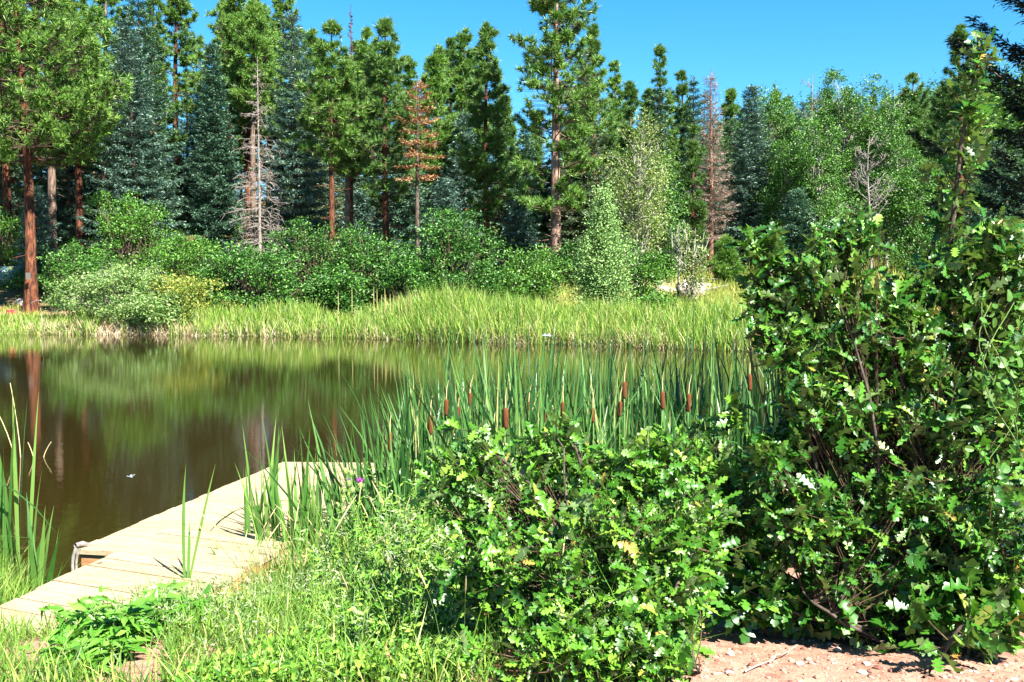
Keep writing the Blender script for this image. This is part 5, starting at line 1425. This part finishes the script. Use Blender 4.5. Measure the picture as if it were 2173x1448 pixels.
def fluffy(name, label, spots, mat, Y, seed, size):
    rng = np.random.default_rng(seed)
    p = at(spots[0][0], spots[0][1], Y); b0 = np.array([p[0], p[1], gz(p[0], p[1])])
    o = thing(name, b0, label, 'wildflower')
    st = MB()
    for (x, y) in spots:
        h = at(x, y, Y + rng.normal(0, .03)) - b0; s = np.linspace(0, 1, 6)[:, None]
        base = np.array([h[0] * .3, h[1] * .3, 0]); P = base + (h - base) * s; P[1:-1] += rng.normal(0, .006, (4, 3))
        tubes(st, P, np.linspace(.003, .002, 6), 4)
        k = 60; d = norm(rng.normal(size=(k, 3)) + [0, 0, .3]); fb = MB()
        needles(fb, h + d * size * .35, d, np.full(k, size), 3, size * .10, rng, .5); lathe(fb, [(.001, -size * .8), (size * .5, -size * .3), (size * .4, size * .2), (.001, size * .4)], 8, h)
        fb.build('flower_head', M[mat], o)
    st.build('stem', M['straw'], o)
fluffy('dry_thistle', "cluster of fluffy brown dried flower heads low in front of the weeds", [(694, 1310), (702, 1313), (701, 1322), (689, 1330), (713, 1322), (723, 1321)], 'fluff', 5.1, 631, .014)
fluffy('white_wildflower', "white flower cluster on a tall stem at the oak bush's left edge", [(822, 1178), (829, 1174), (834, 1182), (826, 1185)], 'white_fl', 5.6, 632, .012)
fluffy('white_wildflower', "small white flower spray low in the grass at the bottom edge", [(560, 1372), (575, 1380), (590, 1372), (580, 1362), (600, 1385), (570, 1340)], 'white_fl', 4.9, 633, .008)
# withered leaf clusters
for (px, py, lab, sd) in ((838, 1410, "withered brown leaf cluster low in the weeds at the bottom edge", 641), (1085, 1420, "withered pinkish-brown leaves under the light green oak bush", 642), (845, 1262, "small reddish withered leaves in the weeds", 643)):
    rng = np.random.default_rng(sd); g = ground_at(px, py + 30); Y = g[1]; p = at(px, py, Y)
    o = thing('withered_plant', (g[0], g[1], g[2]), lab, 'withered plant')
    h = p - g; mb = MB(); tubes(mb, np.stack([np.zeros(3), h * .5 + [.01, 0, 0], h + [0, 0, .05]]), np.array([.003, .003, .002]), 5); mb.build('stem', M['twig'], o)
    mb = MB(); n = 10; leaves_at(mb, LEAF, h + rng.normal(0, .03, (n, 3)), rng.normal(size=(n, 3)) + [0, -.2, -.7], rng.normal(size=(n, 3)), rng.uniform(.05, .085, n), rng, curl=2.4); mb.build('foliage', M['dry_leaf'], o)

# gravel, twigs and small things on the bare ground
def gravel():
    rng = np.random.default_rng(651); mb = MB()
    V0, F0 = rock_mesh(5, 1, 1, .7, 1)
    P = scatter(5200, (.3, 2.9), (3.9, 6.2), lambda x, y: (CX + FPX * x / y > 1330), rng)
    for (x, y), z in zip(P, ground_z(P[:, 0], P[:, 1])):
        r = .003 + .019 * rng.uniform() ** 5; a = rng.uniform(0, 6.28); c, s_ = math.cos(a), math.sin(a)
        V = V0 * r * rng.uniform(.7, 1.3, 3); V = np.stack([V[:, 0] * c - V[:, 1] * s_, V[:, 0] * s_ + V[:, 1] * c, V[:, 2]], -1)
        mb.add(V + [x, y, z + r * .05], F0)
    m = leaf_mat('pink_gravel', [(0, (.14, .06, .042)), (.4, (.28, .15, .11)), (.85, (.37, .24, .185)), (1, (.50, .42, .37))], .9, .2, 0)
    return tag(mb.build('gravel', m), kind='stuff', label="loose pinkish gravel on the bare ground")
gravel()
for (x0, y0, x1, y1, r, bend, lab) in ((1582, 1432, 1690, 1392, .0045, .03, "thin grey twig lying on the pink gravel"), (1960, 1446, 2010, 1395, .006, .07, "dark crooked twig hanging from the low oak to the gravel")):
    a, b = ground_at(x0, y0), ground_at(x1, y1); s = np.linspace(0, 1, 8)[:, None]
    P = a + (b - a) * s + np.array([0, 0, 1.]) * (.012 + bend * s ** 1.4) + np.random.default_rng(int(x0)).normal(0, .006, (8, 3))
    tag(tubes(MB(), P, np.linspace(r, r * .5, 8), 6).build('twig', M['twig_grey'] if r < .005 else M['twig'], smooth=True), lab, 'twig')

# two blue dragonflies over the water
def dragonfly(px, py, Y, rz, label, s=1.0):
    o = thing('dragonfly', tuple(at(px, py, Y)), label, 'dragonfly', rz=rz, scale=(s, s, s))
    M.setdefault('dfly', plain('dragonfly_blue', (.30, .42, .52), .35)); M.setdefault('dark_head', plain('dragonfly_dark', (.03, .035, .04), .3)); M.setdefault('wing', plain('dragonfly_wing', (.30, .29, .26), .2))
    mb = MB(); lathe(mb, [(.0008, -.030), (.0022, -.028), (.0024, -.012), (.0036, -.004), (.0048, .004), (.0044, .010), (.002, .013)], 10, (0, 0, 0), (1, .0, -.1)); mb.build('body', M['dfly'], o, smooth=True)
    mb = MB(); lathe(mb, [(.0005, -.004), (.0036, -.002), (.0042, .001), (.003, .004), (.0005, .005)], 10, (.016, 0, -.0015), (1, 0, 0)); mb.build('head', M['dark_head'], o, smooth=True)
    for sx, a in ((.006, .2), (-.001, -.35)):
        for sg in (-1, 1):
            L = .036; d = np.array([math.sin(a), sg * math.cos(a), .18]); q = np.array([-1, 0, 0]) * .009
            V = np.array([[sx, 0, .003]]) + np.stack([d * 0, d * L * .5 - q * .25, d * L * .95 - q * .1, d * L, d * L * .9 + q * .6, d * L * .4 + q])
            mb = MB(); mb.add(np.r_[V, V + [0, 0, .0003]], [(0, 1, 2, 3, 4, 5), (11, 10, 9, 8, 7, 6)]); mb.build('wing', M['wing'], o)
dragonfly(277, 1012, 6.6, rad(-15), "small pale blue dragonfly hovering over the brown water left of the dock")
dragonfly(1163, 713, 5.6, rad(8), "blue dragonfly in flight before the far waterline, above the cattails", 1.15)
